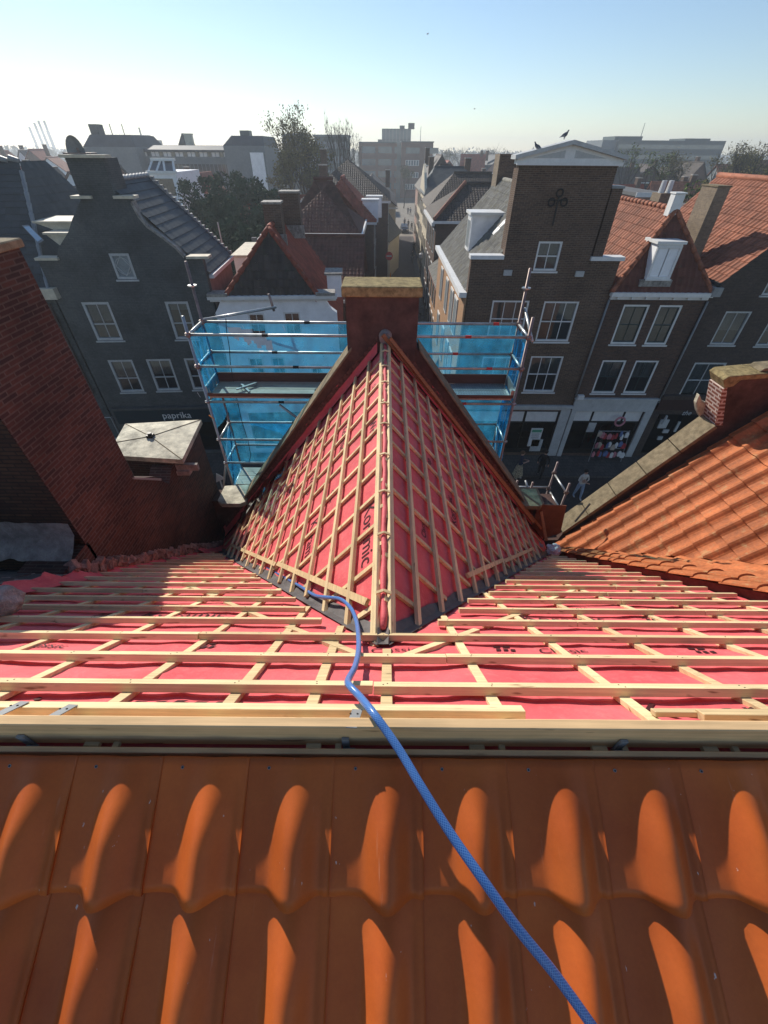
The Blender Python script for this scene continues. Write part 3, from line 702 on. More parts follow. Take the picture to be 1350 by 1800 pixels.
for i in range(12):
    for j in range(7):
        x=-3.75+i*.035; Y=2.35+j*.12; vs.append((x,Y,zmain(Y)+.05+.05*noise.noise(Vector((x*9,Y*6,3)))))
mb.add(vs,[[i*7+j,i*7+7+j,i*7+8+j,i*7+1+j] for i in range(11) for j in range(6)]); build(mb,'lead_soaker',M['lead'],ln,smooth=True)
mb=MB(); mb.prism([(-3.6,-1,11.0),(-9,-1,11.0),(-9,3.2,8.6),(-3.6,3.2,8.9)],(0,0,-.15)); build(mb,'roof_slope',M['oldslate'],ln)
# grey mortar lump / cover at the left edge
mb=MB(); bm=bmesh.new(); bmesh.ops.create_icosphere(bm,subdivisions=4,radius=1)
for v in bm.verts:
    c=v.co; k=1+.22*noise.noise(c*1.6)+.10*noise.noise(c*4.2); v.co=Vector((c.x*.20*k,c.y*.13*k,c.z*.11*k))
for f in bm.faces: mb.f.append([v.index for v in f.verts]); mb.m.append(0)
bm.verts.index_update(); mb.v=[v.co.copy() for v in bm.verts]; bm.free()
o=build(mb,'mortar_lump',M['mortar'],None,smooth=True); p=P(2,1062,pl=(Ns,Ns.dot(S(0,0,.07)))); o.location=p+Vector((-.06,0,0)); o.rotation_euler=(R(-42),0,.3)
tag(o,'grey weathered lump of mortar sticking in at the left edge of the red roof','rubble')

# ================================================================ RIGHT NEIGHBOUR (orange pantile roof)
rn=thing('neighbour_house','neighbouring house on the right roofed with bright orange pantiles','house',(7,4,0))
build(MB().box(3.44,12.9,-5,6.2,0,6.4),'wall',M['nbrick'],rn)
T2=1.2
def B2(x,Y,h=0): return Vector((x,Y,6.60+T2*(x-3.70)))+Vector((-.768,0,.640))*h
# cross gable slope facing left; clipped on the valley line
x_hi=8.6
poly=[B2(3.66,6.24),B2(x_hi,6.24)]
yv=lambda x:(12.13-6.60-T2*(x-3.70))/.9
poly+=[B2(x_hi,yv(x_hi)),B2(3.66,yv(3.66))] if False else [B2(x_hi,max(-2,yv(x_hi))),B2(3.72,yv(3.72)-.01)]
build(tiles(poly,.285,.36,.060,9,.1,.032),'roof_tiles',M['orange2'],rn,smooth=False)
mb=MB(); mb.prism([B2(3.66,6.24,-.03),B2(x_hi,6.24,-.03),B2(x_hi,-1,-.03),B2(3.66,6.1,-.03)],(0,0,-.2)); build(mb,'roof_deck',M['browntile'],rn)
# main slope strip with double verge of tiles
for k in range(17):
    d=-.3+.385*k*.98; Y0=S(0,d).y
    if Y0>6.0: break
    for q,(xa,hh) in enumerate(((3.36,.055),(3.52,.095))):
        jj=random.uniform(-.006,.006)
        a=S(xa+jj,d-.02,hh+.020); b=S(xa+jj*.5,d+.40,hh-.0)
        mb=MB(); n=8; vs=[]
        t=(b-a).normalized(); side=Vector((1,0,0)); up=side.cross(t).normalized(); up=up if up.z>0 else -up
        for (p,w_) in ((a,1.06),(b,1.0)):
            for i in range(n+1):
                ang=math.pi*i/n; vs.append(p+side*(-math.cos(ang)*.088*w_)+up*(math.sin(ang)*.040*w_))
            for i in range(n,-1,-1):
                ang=math.pi*i/n; vs.append(p+side*(-math.cos(ang)*.074*w_)+up*(math.sin(ang)*.027*w_-.004))
        K=2*(n+1); mb.add(vs,[[i,(i+1)%K,K+(i+1)%K,K+i] for i in range(K)]+[list(range(K))[::-1],list(range(K,2*K))])
        build(mb,'verge_tile',M['orange2'],rn,smooth=False)
mb=MB(); mb.prism([S(3.36,-.4,.03),S(3.62,-.4,.03),S(3.62,7.1,.03),S(3.36,7.1,.03)],(0,0,-.25)); build(mb,'verge_wall',M['browntile'],rn)
build(tiles([S(3.60,-.5,.0),S(3.60,6.9,0),S(3.85,6.9,0),S(7.6,1.2,0),S(7.6,-.5,0)],.285,.36,.05,6,0),'roof_tiles',M['orange2'],rn)
# front gable parapet of the right neighbour, stepped top, coping
ga=P(985,940,Y=6.5); 
lo=(3.86,6.85); hi=P(1250,742,Y=6.5); hi=(hi.x,hi.z)
out=[(3.44,0),(3.44,6.6),(3.80,6.62),lo,(hi[0],hi[1]),(5.50,10.12),(5.45,10.30),(8.3,10.52),(8.3,0)]
build(wall(out,[],6.36,.34),'gable_wall',M['render'],rn)
dx,dz=hi[0]-lo[0],hi[1]-lo[1]; L_=math.hypot(dx,dz); nxz=(-dz/L_,dx/L_)
n=5
for i in range(n):
    a=i/n+.002; b=(i+1)/n-.002
    p0=(lo[0]+dx*a,lo[1]+dz*a); p1=(lo[0]+dx*b,lo[1]+dz*b)
    mb=MB(); mb.prism([(p0[0],6.30,p0[1]),(p1[0],6.30,p1[1]),(p1[0]+nxz[0]*.07,6.30,p1[1]+nxz[1]*.07),(p0[0]+nxz[0]*.07,6.30,p0[1]+nxz[1]*.07)],(0,.42,0)); build(mb,'coping',M['coping'],rn,bevel=.006)
mb=MB(); mb.prism([(hi[0]-.035,6.35,hi[1]+.02),(5.47,6.35,10.12),(5.54,6.35,10.14),(hi[0]+.10,6.35,hi[1]+.02)],(0,.36,0)); build(mb,'brick_step',M['stepbrick'],rn)
mb=MB(); mb.prism([(5.40,6.34,10.27),(5.50,6.34,10.13),(5.62,6.34,10.17),(5.68,6.34,10.27),(8.4,6.34,10.50),(8.4,6.34,10.58),(5.95,6.34,10.38),(5.46,6.34,10.33)],(0,.40,0)); build(mb,'coping',M['lichen'],rn,bevel=.008)
mb=MB(); mb.prism([(5.95,6.40,10.384),(8.3,6.40,10.575),(8.3,6.40,10.64),(6.0,6.40,10.44)],(0,.28,0)); build(mb,'coping',M['coping'],rn,bevel=.006)
# pale shell shaped stone ornament behind the step
a=P(1228,736,Y=6.75); pts=[]
for (u,v) in ((1229,693),(1233,703),(1241,708),(1251,709),(1246,722),(1240,733),(1230,733),(1225,722),(1223,708)):
    p=P(u,v,Y=6.72); pts.append((p.x,6.70,p.z))
mb=MB(); mb.prism(pts,(0,.10,0)); build(mb,'shell_ornament',M['capstone'],rn,bevel=.012)
# plywood sheet, sack, plastic, bar standing in the gap
pts=[P(u,v,Y=6.05) for u,v in ((946,887),(996,889),(985,937),(955,947),(935,926))]
mb=MB(); mb.prism(pts,(0,.018,0)); single(mb,'plywood_sheet',M['ply'],'red brown plywood sheet standing in the gap before the orange roof','plywood',origin=(3.3,6.0,6.7))
def blob(name,mat,loc,sx_,sy_,sz_,seed,label,cat,rot=0,amp=.35):
    bm=bmesh.new(); bmesh.ops.create_icosphere(bm,subdivisions=4,radius=1)
    for v in bm.verts:
        c=v.co.copy(); k=1+amp*noise.noise(c*1.7+Vector((seed,0,0)))+amp*.5*noise.noise(c*5+Vector((seed,2,0))); v.co=Vector((c.x*sx_*k,c.y*sy_*k,c.z*sz_*k))
    me=D.meshes.new(name); bm.to_mesh(me); bm.free(); me.materials.append(mat); o=D.objects.new(name,me); COL.objects.link(o); o.location=loc; o.rotation_euler=(0,0,rot)
    return tag(o,label,cat)
p=P(983,963,pl=(Ns,Ns.dot(S(0,0,.08)))); blob('plastic_sack',M['cloth'],(3.18,5.32,7.40),.14,.12,.09,3,'white plastic sack lying at the corner where the orange roof starts','sack')
blob('crumpled_sheet',M['sheet'],(2.98,5.75,7.02),.22,.16,.13,9,'crumpled grey plastic sheet in the right hand valley beside the plank','plastic sheet',0,.6)
mb=MB(); mb.beam((3.20,5.7,7.25),(3.05,6.0,7.75),.05,.04,(0,-1,.3)); single(mb,'loose_board',M['verge'],'short brown board leaning in front of the plywood sheet','board',origin=(3.2,5.7,7.0))
mb=MB(); mb.beam((3.75,5.95,7.55),(4.05,6.2,7.80),.03,.03,(0,0,1)); single(mb,'iron_bar',M['black'],'short black bar lying on the foot of the stone coping','bar',origin=(3.8,6,7.5))
# dark plastic film torn at the lower left edge of the gable roof
M['film']=glassm('torn clear film',(.45,.38,.38),.05)
mb=MB(); vs=[];n=16
for i in range(n):
    for j in range(6):
        e=2.55+i*.11; Y=6.10-j*.10*(1+.3*math.sin(i*1.1)); vs.append(C(-1,Y,e+.05*math.sin(j+i*.6),.05+.05*noise.noise(Vector((i*.7,j*.9,1)))))
mb.add(vs,[[i*6+j,i*6+6+j,i*6+7+j,i*6+1+j] for i in range(n-1) for j in range(5)])
single(mb,'torn_film',M['film'],'torn dark translucent film along the lower left verge of the gable roof','plastic film',origin=(-2,6,8),smooth=True)

# ================================================================ SCAFFOLD in front of the gable
YN,YF=7.0,7.68; XL,XR=-3.25,2.36
sc=thing('scaffold','tube scaffold with blue debris netting standing behind the roof gable','scaffold',((XL+XR)/2,7.3,0))
rt=.024
def T(a,b,name='tube',mat='steel',r=rt,root=None):
    m=MB(); m.tube([a,b],r,10); return build(m,name,M[mat],root or sc,smooth=True)
def coupler(p,root=None,name='coupler'):
    m=MB(); m.tube([Vector(p)+Vector((0,0,-.035)),Vector(p)+Vector((0,0,.035))],.042,8); m.box(p[0]-.05,p[0]+.05,p[1]-.018,p[1]+.018,p[2]-.02,p[2]+.02); build(m,name,M['steeldark'],root or sc)
ups=[(XL,YN,10.98,'steel'),(XL,YF,11.62,'steeldark'),(XR,YN,11.0,'steeldark'),(XR,YF,11.56,'steeldark'),(-.45,YF,10.9,'steel'),(-.45,YN,10.0,'steel')]
for x,y,zt_,mt in ups:
    s_=T((x,y,0),(x,y,zt_),'standard',mt)
    for z in (10.69,10.16,9.5,8.7,8.15,7.5):
        if z<zt_: 
            m=MB(); m.tube([(x,y,z-.012),(x,y,z-.004),(x,y,z+.004),(x,y,z+.012)],[.03,.055,.055,.03],10); build(m,'rosette',M['steeldark'],s_)
for x in (XL,XR):
    m=MB(); m.tube([(x,YF,11.255),(x,YF,11.275)],.075,12); build(m,'disc',M['steel'],sc)
for y in (YN,YF):
    for z in (10.69,10.16,9.50,8.70,8.15,7.50,5.5,3.5):
        l=T((XL-.05,y,z),(XR+.05,y,z),'ledger')
        for xx,mt in ((-1.7,'black'),(1.65,'redpl'),(.2,'deckwood')):
            xx+=.35*math.sin(z*5+y*3)
            m=MB(); m.tube([(xx-.05,y,z),(xx+.05,y,z)],.0255,10); build(m,'tape_mark',M[mt],l)
for x in (XL,XR):
    for z in (10.69,10.16,9.5,8.70,8.15,7.5,5.5,3.5): T((x,YN-.04,z),(x,YF+.04,z),'transom')
for x,y,z in ((XL,YN,10.69),(XL,YF,10.69),(XR,YN,10.69),(XR,YF,10.69),(XL,YN,10.16),(XR,YN,10.16),(XR,YF,10.16),(XL,YF,10.16)): coupler((x,y,z))
T((XL,YF,10.72),(XL+1.15,8.5,10.72),'guard_rail'); T((XL+1.1,8.5,10.65),(XL+1.05,8.5,10.95),'guard_rail','steeldark')
T((-1.95,YN,9.45),(-.9,YN,8.5),'brace'); T((XL-.35,YN+.0,7.1),(XL,YF,8.68),'brace'); T((XR+.05,YF,10.95),(XR+.08,YN,10.62),'brace')
T((XR+.02,YN,7.45),(XR,YF,8.68),'brace')
# decks
for y0,y1 in ((7.03,7.33),(7.345,7.65)):
    m=MB(); m.box(XL+.04,-.2,y0,y1,9.56,9.60); build(m,'deck_board',M['deckwood'],sc)
    m=MB(); m.box(.0,XR-.05,y0,y1,9.56,9.60)
    for i in range(46):
        for j in range(4):
            x=.05+i*.049; y=y0+.045+j*.07; m.tube([(x,y,9.6),(x,y,9.606)],[.016,.010],6,1)
    build(m,'deck_board',[M['deck'],M['zinc']],sc)
    for zz in (7.55,):
        m=MB(); m.box(XL+.04,XR-.05,y0,y1,zz-.02,zz+.02); build(m,'deck_board',M['deckwood'],sc)
m=MB(); m.box(XL+.03,XR-.03,7.655,7.675,9.60,9.78); build(m,'toe_board',M['toe'],sc)
m=MB(); m.box(XL+.03,XR-.03,7.01,7.03,9.60,9.66); build(m,'toe_board',M['toe'],sc)
m=MB(); m.box(XL+.0,XL+.02,7.02,7.66,9.60,9.78); build(m,'toe_board',M['deckwood'],sc)
m=MB(); m.box(XR-.02,XR+.0,7.02,7.66,9.60,9.78).box(XR-.08,XR-.02,7.02,7.06,9.60,9.75); build(m,'toe_board',M['deck'],sc)
m=MB(); m.box(-1.3,-1.15,7.18,7.24,9.60,9.66).box(-1.26,-1.20,7.19,7.23,9.66,9.70); build(m,'clamp',M['black'],sc)
m=MB(); m.beam((-2.75,7.2,9.66),(-2.45,7.5,9.66),.04,.02,(0,0,1)); m.beam((-2.75,7.5,9.64),(-2.5,7.15,9.64),.04,.02,(0,0,1)); build(m,'loose_fitting',M['zinc'],sc)
# netting
def net(x0,y0,x1,y1,z0,z1,seed,sagv=.05,hole=None,low=None):
    nx_,nz=70,36; m=MB(); vs=[]; d=Vector((x1-x0,y1-y0,0)); nn=Vector((-d.y,d.x,0)).normalized(); 
    for j in range(nz+1):
        for i in range(nx_+1):
            a,b=i/nx_,j/nz; lo_=z0+(low(a) if low else 0); z=lo_+(z1-lo_)*b
            off=sagv*(noise.noise(Vector((a*7*d.length/3,b*3,seed)))+.5*noise.noise(Vector((a*22,b*6+a*9,seed+3))))*(1-(.9 if b>.97 else 0))
            p=Vector((x0,y0,0))+d*a+nn*(off+.03); vs.append((p.x,p.y,z))
    fs=[]
    for j in range(nz):
        for i in range(nx_):
            if hole and hole((i+.5)/nx_,(j+.5)/nz): continue
            a=j*(nx_+1)+i; fs.append([a,a+1,a+nx_+2,a+nx_+1])
    m.add(vs,fs); return build(m,'netting',M['net'],sc,smooth=True)
def tear(a,b):
    X=(a-.14)/.30; Zz=b
    return 0<X<.85 and Zz>.52 and Zz<.93-.10*X and Zz>.80-.36*X+.06*math.sin(X*30) and not (X>.75 and Zz>.7)
net(XL,YF+.02,-.35,YF+.02,9.62,10.68,1,.05,tear); net(-.35,YF+.02,XR,YF+.02,9.62,10.68,2,.05)
net(XL,YF+.02,-.35,YF+.02,8.20,9.48,3,.10,None,lambda a:.48-.42*min(1,a*1.8)+.05*math.sin(a*9)); net(-.35,YF+.02,XR,YF+.02,7.65,9.48,4,.08)
net(XL,YF+.03,-.35,YF+.03,7.62,8.69,5,.06)
net(XL-.02,YF,XL-.02,YN,8.9,10.66,6,.06); net(XL-.02,YF,XL-.02,YN,7.2,8.66,7,.05)
net(XR+.03,YN,XR+.03,YF,7.6,10.62,8,.10)
# cable ties and hanging cord
m=MB()
for u,v in ((426,572),(497,572),(594,572),(338,600),(347,690)):
    p=P(u,v,Y=7.62); m.tube([p,p+Vector((.03,0,-.10))],.004,4)
build(m,'cable_tie',M['white'],sc)
m=MB(); pts=[P(u,v,Y=7.66) for u,v in ((397,560),(398,580),(403,610),(405,640),(412,680),(425,740),(436,775),(441,800),(437,815))]; m.tube(pts,.007,5); build(m,'hanging_cord',M['black'],sc)
m=MB(); p=P(367,730,Y=7.0); m.tube([p,p+Vector((.10,-.03,-.06))],.012,5); build(m,'orange_tie',M['orangepl'],sc)
# second scaffold standing in the gap to the right
s2=thing('scaffold','bare tube scaffold top poking up behind the plywood sheet on the right','scaffold',(3.5,7.3,0))
for x,y,z in ((3.89,7.68,7.76),(3.955,7.0,7.68),(2.95,7.3,7.52),(3.30,7.3,7.48)): T((x,y,0),(x,y,z),'standard','steeldark',.024,s2)
for z in (7.45,6.98,6.0): T((3.89,7.68,z),(3.955,7.0,z-.02),'transom','steel',.024,s2)
T((3.12,7.3,7.53),(3.22,7.1,7.30),'transom','steel',.024,s2)
T((2.9,7.68,7.05),(3.92,7.68,7.05),'ledger','steel',.024,s2); T((2.9,7.0,7.0),(3.98,7.0,7.0),'ledger','steel',.024,s2)
for p in ((3.89,7.68,7.47),(3.955,7.0,7.44),(3.89,7.68,7.0)): coupler(p,s2)
# small white triangular sign near the foot of the left scaffold
pts=[P(u,v,Y=8.3) for u,v in ((380,832),(380,848),(396,841))]
mb=MB(); mb.prism(pts,(0,.01,0)); c=sum((p for p in pts),Vector())/3
mb.tube([c+Vector((0,.01,0)),(c.x,8.32,0)],.02,6); single(mb,'triangular_flag',M['greywhite'],'small pale triangle on a thin pole behind the lower left scaffold','sign',origin=(c.x,8.3,0))

# ================================================================ HOSE
def hosem():
    m,t,b=_mat('blue braided hose'); v=coords(t,'UV',(1,1,1))
    w1=N(t,'ShaderNodeTexWave',Scale=22); w1.bands_direction='DIAGONAL'; t.links.new(v,w1.inputs['Vector'])
    v2=coords(t,'UV',(-1,1,1)); w2=N(t,'ShaderNodeTexWave',Scale=22); w2.bands_direction='DIAGONAL'; t.links.new(v2,w2.inputs['Vector'])
    mx=t.nodes.new('ShaderNodeMath'); mx.operation='MAXIMUM'; t.links.new(w1.outputs[1],mx.inputs[0]); t.links.new(w2.outputs[1],mx.inputs[1])
    col=mixc(t,ramp(t,mx.outputs[0],[(.75,0),(.95,1)]),(.03,.11,.36),(.14,.30,.60)); t.links.new(col,b.inputs['Base Color']); b.inputs['Roughness'].default_value=.28; b.inputs['Specular IOR Level'].default_value=.5
    return m
hp=[]
for u,v,h in ((441,984,.02),(470,998,.03),(500,1015,.02),(530,1032,.03),(552,1046,.02),(575,1050,.06),(598,1053,.08),(616,1068,.06),(626,1090,.03),(630,1118,.02),(630,1145,.02),(624,1172,.03),(612,1196,.05),(616,1207,.06),(632,1224,.05),(655,1252,.05)):
    hp.append(P(u,v,pl=(Ns,Ns.dot(S(0,0,h)))))
Nn=Vector((0,-.5,1)); 
for u,v,z in ((683,1290,11.635),(708,1328,11.62),(740,1382,11.60),(790,1462,11.56),(850,1548,11.52),(910,1632,11.46),(975,1712,11.38),(1040,1802,11.30),(1100,1890,11.2)):
    hp.append(P(u,v,z=z))
# smooth (Catmull-Rom)
sm=[]
for i in range(len(hp)-1):
    p0,p1,p2,p3=hp[max(0,i-1)],hp[i],hp[i+1],hp[min(len(hp)-1,i+2)]
    for k in range(8):
        t=k/8; sm.append(.5*((2*p1)+(-p0+p2)*t+(2*p0-5*p1+4*p2-p3)*t*t+(-p0+3*p1-3*p2+p3)*t**3))
mb=MB(); n=12; mb.tube(sm,.0135,n); 
o=Vector((0,1,11.5))
uvs=[]; L0=0
for i,p in enumerate(sm):
    if i: L0+=(sm[i]-sm[i-1]).length
    for k in range(n): uvs.append((L0*3.2, abs(((k+.0)/n)*2-1)*.16))
mb.uv={'off':uvs}
single(mb,'hose',hosem(),'blue braided hose running over the ridge beam and down the red roof','hose',origin=o,smooth=True)
# ================================================================ RIGHT BLOCK ACROSS THE STREET
FR=Fac(0,19.6,0)
def cornice(par,x0,x1,z0,z1,y0=-.22,name='cornice',mat='white',brk=0):
    m=MB(); h=z1-z0; m.box(x0,x1,y0*.45,0.001,z0,z0+h*.45); m.box(x0-.05,x1+.05,y0,0.001,z0+h*.45+.002,z1)
    for i in range(brk):
        x=x0+(x1-x0)*(i+.5)/brk; m.box(x-.05,x+.05,y0*.8,-.001+y0*.45,z0+h*.1,z0+h*.45)
    return build(m,name,M[mat],par,world=False)
# ---- tall brick building with tower gable
tb=thing('brick_building','tall brown brick building with a flat topped tower gable and white pediment','building',(0,19.6,0))
def wins(fac,par,lst):
    holes=[];W=[]
    for tl,br,k in lst:
        x0,z1=fac.L(*tl); x1,z0=fac.L(*br); holes.append(rect(x0+.03,x1-.03,z0+.03,z1-.03)); W.append((x0,x1,z0,z1,k))
    return holes,W
hl,W=wins(FR,tb,[((946.7,422.7),(978,477.7),dict(cols=2,rows=2,curtain=.45,fw=.10)),
 ((865.3,526.8),(918,594),dict(cols=3,rows=2,curtain=.75,fw=.10)),((956.4,528.4),(999,601.5),dict(cols=3,rows=2,curtain=.45,fw=.10)),
 ((848,626),(903,690),dict(cols=3,rows=2,curtain=.55,fw=.10)),((933.3,625),(973.6,690),dict(cols=3,rows=2,curtain=.55,fw=.10))])
sx0,sz1=FR.L(893,722.3); sx1,sz0=FR.L(963.6,792.5)
hl.append(rect(4.0,sx1,.25,sz1))
out=[(3.52,0),(3.52,9.64),(4.84,9.64),(4.82,12.62),(8.42,12.62),(8.38,9.62),(9.66,9.62),(9.66,0)]
build(wall(out,hl,0,.35),'facade',M['tbrick'],tb,world=False)
for (a,b,c,d,k) in W: window(tb,a,b,c,d,y=.03,**k)
# curtain of shop + frame
def shop(par,x0,x1,z0,z1,panels,fascia_z,mat='greywhite',band='white',dy=.06):
    m=MB(); m.box(x0,x1,dy-.02,dy+.06,z0,z0+.25)
    f=build(m,'shop_front',M['black'],par,world=False)
    h=.62
    for a,b in panels:
        m=MB(); m.box(a,b,dy-.01,dy+.04,z1-h,z1-.06); build(m,'fascia_panel',M[band],f,world=False)
    m=MB(); 
    for a,b in panels: m.box(a-.06,a-.005,dy-.012,dy+.05,z0+.25,z1)
    m.box(x0,x1,dy-.014,dy+.05,z1-h-.10,z1-h-.01); m.box(x1-.06,x1,dy-.012,dy+.05,z0+.25,z1); m.box(x0,x1,dy-.013,dy+.05,z1-.055,z1)
    build(m,'shop_frame',M['black'],f,world=False)
    build(MB().poly([(x0,dy+.02,z0+.25),(x1,dy+.02,z0+.25),(x1,dy+.02,z1-h-.10),(x0,dy+.02,z1-h-.10)]),'pane',M['shopglass'],f,world=False)
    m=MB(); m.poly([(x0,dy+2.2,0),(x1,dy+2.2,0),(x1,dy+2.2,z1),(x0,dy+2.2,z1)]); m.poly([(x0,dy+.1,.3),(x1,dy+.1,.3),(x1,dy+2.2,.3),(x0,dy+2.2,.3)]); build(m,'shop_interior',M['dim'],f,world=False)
    return f
f1=shop(tb,4.0,sx1,.25,sz1,[(4.05,6.4),(6.5,FR.L(925,722)[0]-.05),(FR.L(928,722)[0],sx1-.1)],0)
x,z=FR.L(935,754); 
m=MB(); m.box(x,x+.62,.02,.05,z-1.1,z+.02); po=build(m,'poster',M['white'],f1,world=False)
m=MB(); m.box(x+.05,x+.57,.014,.02,z-.22,z-.05); build(m,'poster_band',plain('green print',(.10,.35,.22),.6,.1),po,world=False)
m=MB(); [m.box(x+.08,x+.5,.014,.02,z-.34-.12*i,z-.30-.12*i) for i in range(3)]; build(m,'poster_lines',M['zinc'],po,world=False)
x2,z2=FR.L(936,773); m=MB(); m.box(x2,x2+.6,.02,.05,z2-.75,z2); build(m,'poster',M['greywhite'],f1,world=False)
# white pilaster and cornice over the shop
m=MB(); m.box(sx1,9.655,-.06,.001,0,sz1+.10); build(m,'pilaster',M['greywhite'],tb,world=False)
cornice(tb,3.55,9.62,sz1+.102,sz1+.36,-.16,'shop_cornice','greywhite')
m=MB(); m.box(3.46,4.83,-.10,.40,9.64,9.78); build(m,'coping',M['white'],tb,world=False)
m=MB(); m.box(8.39,9.78,-.10,.40,9.62,9.76); build(m,'coping',M['white'],tb,world=False)
# pediment
ax,az=FR.L(1007,247); 
m=MB(); m.prism([(4.72,-.05,12.63),(8.52,-.05,12.63),(8.52,-.05,12.78),(ax,-.05,az-.10),(4.72,-.05,12.78)],(0,.45,0)); pd=build(m,'pediment',M['white'],tb,world=False)
for s0,s1 in (((4.60,12.76),(ax,az-.10)),((ax,az-.10),(8.64,12.76))):
    m=MB(); m.prism([(s0[0],-.20,s0[1]),(s1[0],-.20,s1[1]),(s1[0],-.20,s1[1]+.12),(s0[0],-.20,s0[1]+.12)],(0,.75,0)); build(m,'raking_cornice',M['greywhite'],pd,world=False)
m=MB(); m.box(4.70,8.54,-.12,-.051,12.60,12.70); build(m,'base_moulding',M['white'],pd,world=False)
for s in (-1,1):
    m=MB(); m.prism([(ax+s*.18,-.062,12.80),(ax+s*1.35,-.062,12.80),(ax+s*.18,-.062,az-.26)],(0,.014,0)); build(m,'panel',M['greywhite'],pd,world=False)
# wall anchor
x,z=FR.L(981,352); m=MB(); zz=FR.L(977,397)[1]
m.box(x-.025,x+.025,-.04,.001,zz,z+.1)
for dx_,dz_ in ((-.24,-.06),(.24,-.06),(0,.22)):
    pts=[(x+dx_+.12*math.cos(a*math.pi/6),-.03,z+dz_+.12*math.sin(a*math.pi/6)) for a in range(13)]; m.tube(pts,.028,6,0,False)
m.box(x-.3,x+.3,-.035,.001,z-.02,z+.02); build(m,'wall_anchor',M['black'],tb,world=False)
for u,v in ((1018,481),(892,479)):
    x,z=FR.L(u,v); m=MB(); m.box(x-.17,x+.17,-.10,.001,z-.10,z+.10); build(m,'vent_hood',M['greywhite'],tb,world=False)
# body behind
DB=11.6; zr=11.75; xr=6.62
m=MB(); m.box(3.56,3.86,.36,DB,0,8.30).box(9.3,9.62,.36,DB,0,9.4).box(3.86,9.3,DB-.3,DB,0,8.3); m.prism([(3.6,DB-.3,8.3),(9.62,DB-.3,8.3),(xr,DB-.3,zr-.1)],(0,.28,0)); build(m,'wall',M['tbrick'],tb,world=False)
m=MB(); m.box(4.86,8.36,.36,.9,9.0,12.5); build(m,'tower_back',M['tbrick'],tb,world=False)
build(tiles([(3.42,.36,8.28),(3.42,DB+.05,8.28),(xr,DB+.05,zr),(xr,.36,zr)],.25,.34,.038,6,0,.02),'roof',M['slate'],tb,world=False)
build(tiles([(9.7,.36,8.8),(9.7,DB,8.8),(xr,DB,zr),(xr,.36,zr)],.3,.34,.03,5),'roof',M['slate'],tb,world=False)
m=MB(); m.tube([(xr,.9,zr+.02),(xr,DB,zr+.02)],.11,8); build(m,'ridge_tiles',M['slate'],tb,world=False,smooth=True)
# sunlit side wall towards the side street (tan brick) with gutter and windows
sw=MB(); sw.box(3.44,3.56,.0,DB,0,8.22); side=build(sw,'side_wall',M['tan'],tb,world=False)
m=MB(); m.box(3.18,3.50,-.02,DB+.1,8.18,8.38); build(m,'gutter',M['white'],tb,world=False)
for y in (1.6,3.2,5.4,8.2):
    for z0,z1 in ((6.0,7.7),(3.3,5.2)):
        m=MB(); m.box(3.38,3.439,y,y+1.0,z0,z1); wf=build(m,'window',M['white'],side,world=False)
        if False: pass
        m=MB(); m.box(3.372,3.379,y+.1,y+.46,z0+.1,z1-.1).box(3.372,3.379,y+.54,y+.9,z0+.1,z1-.1)
        # panes ride on the side wall window frame
        pn=build(m,'pane',M['frost'],side,world=False)
# white dormer on the slate slope
def dormer(par,x0,x1,y0,y1,z0,z1,roofmat='white',front='x-'):
    m=MB(); m.box(x0,x1,y0,y1,z0,z1); d=build(m,'dormer',M['whitewall'],par,world=False)
    m=MB(); m.box(x0-.12,x1+.1,y0-.12,y1+.12,z1+.001,z1+.12); build(m,'dormer_roof',M[roofmat],d,world=False)
    m=MB(); m.box(x0-.03,x0-.001,y0+.12,y1-.12,z0+.15,z1-.12); build(m,'dormer_frame',M['white'],d,world=False)
    m=MB(); m.box(x0-.04,x0-.031,y0+.22,y1-.22,z0+.3,z1-.25); build(m,'pane',M['frost'],d,world=False)
dormer(tb,4.15,6.0,4.7,5.9,9.0,10.65)
p=P(876,402,Y=24.0); 
m=MB(); a0=(5.15,3.3,9.97+.08); m.prism([(5.05,3.2,10.0),(5.05,3.75,10.0),(5.65,3.75,10.64),(5.65,3.2,10.64)],(-.06,0,.06)); build(m,'skylight',M['white'],tb,world=False)
m=MB(); m.box(6.3,7.5,10.6,11.9,9.5,12.85); cs=build(m,'chimney_stack',M['tbrick'],tb,world=False)
m=MB(); m.box(6.27,6.299,10.6,11.9,9.5,12.85); build(m,'lit_stack_side',M['beige'],cs,world=False)  # thin paler sheet paints the sunlit left side of the dark stack
m=MB(); m.box(8.46,8.86,-.02,.55,9.4,11.95); cs=build(m,'chimney_stack',M['tbrick'],tb,world=False)
m=MB(); m.box(8.42,8.90,-.05,.60,11.951,12.03); build(m,'cap',M['zinc'],cs,world=False)
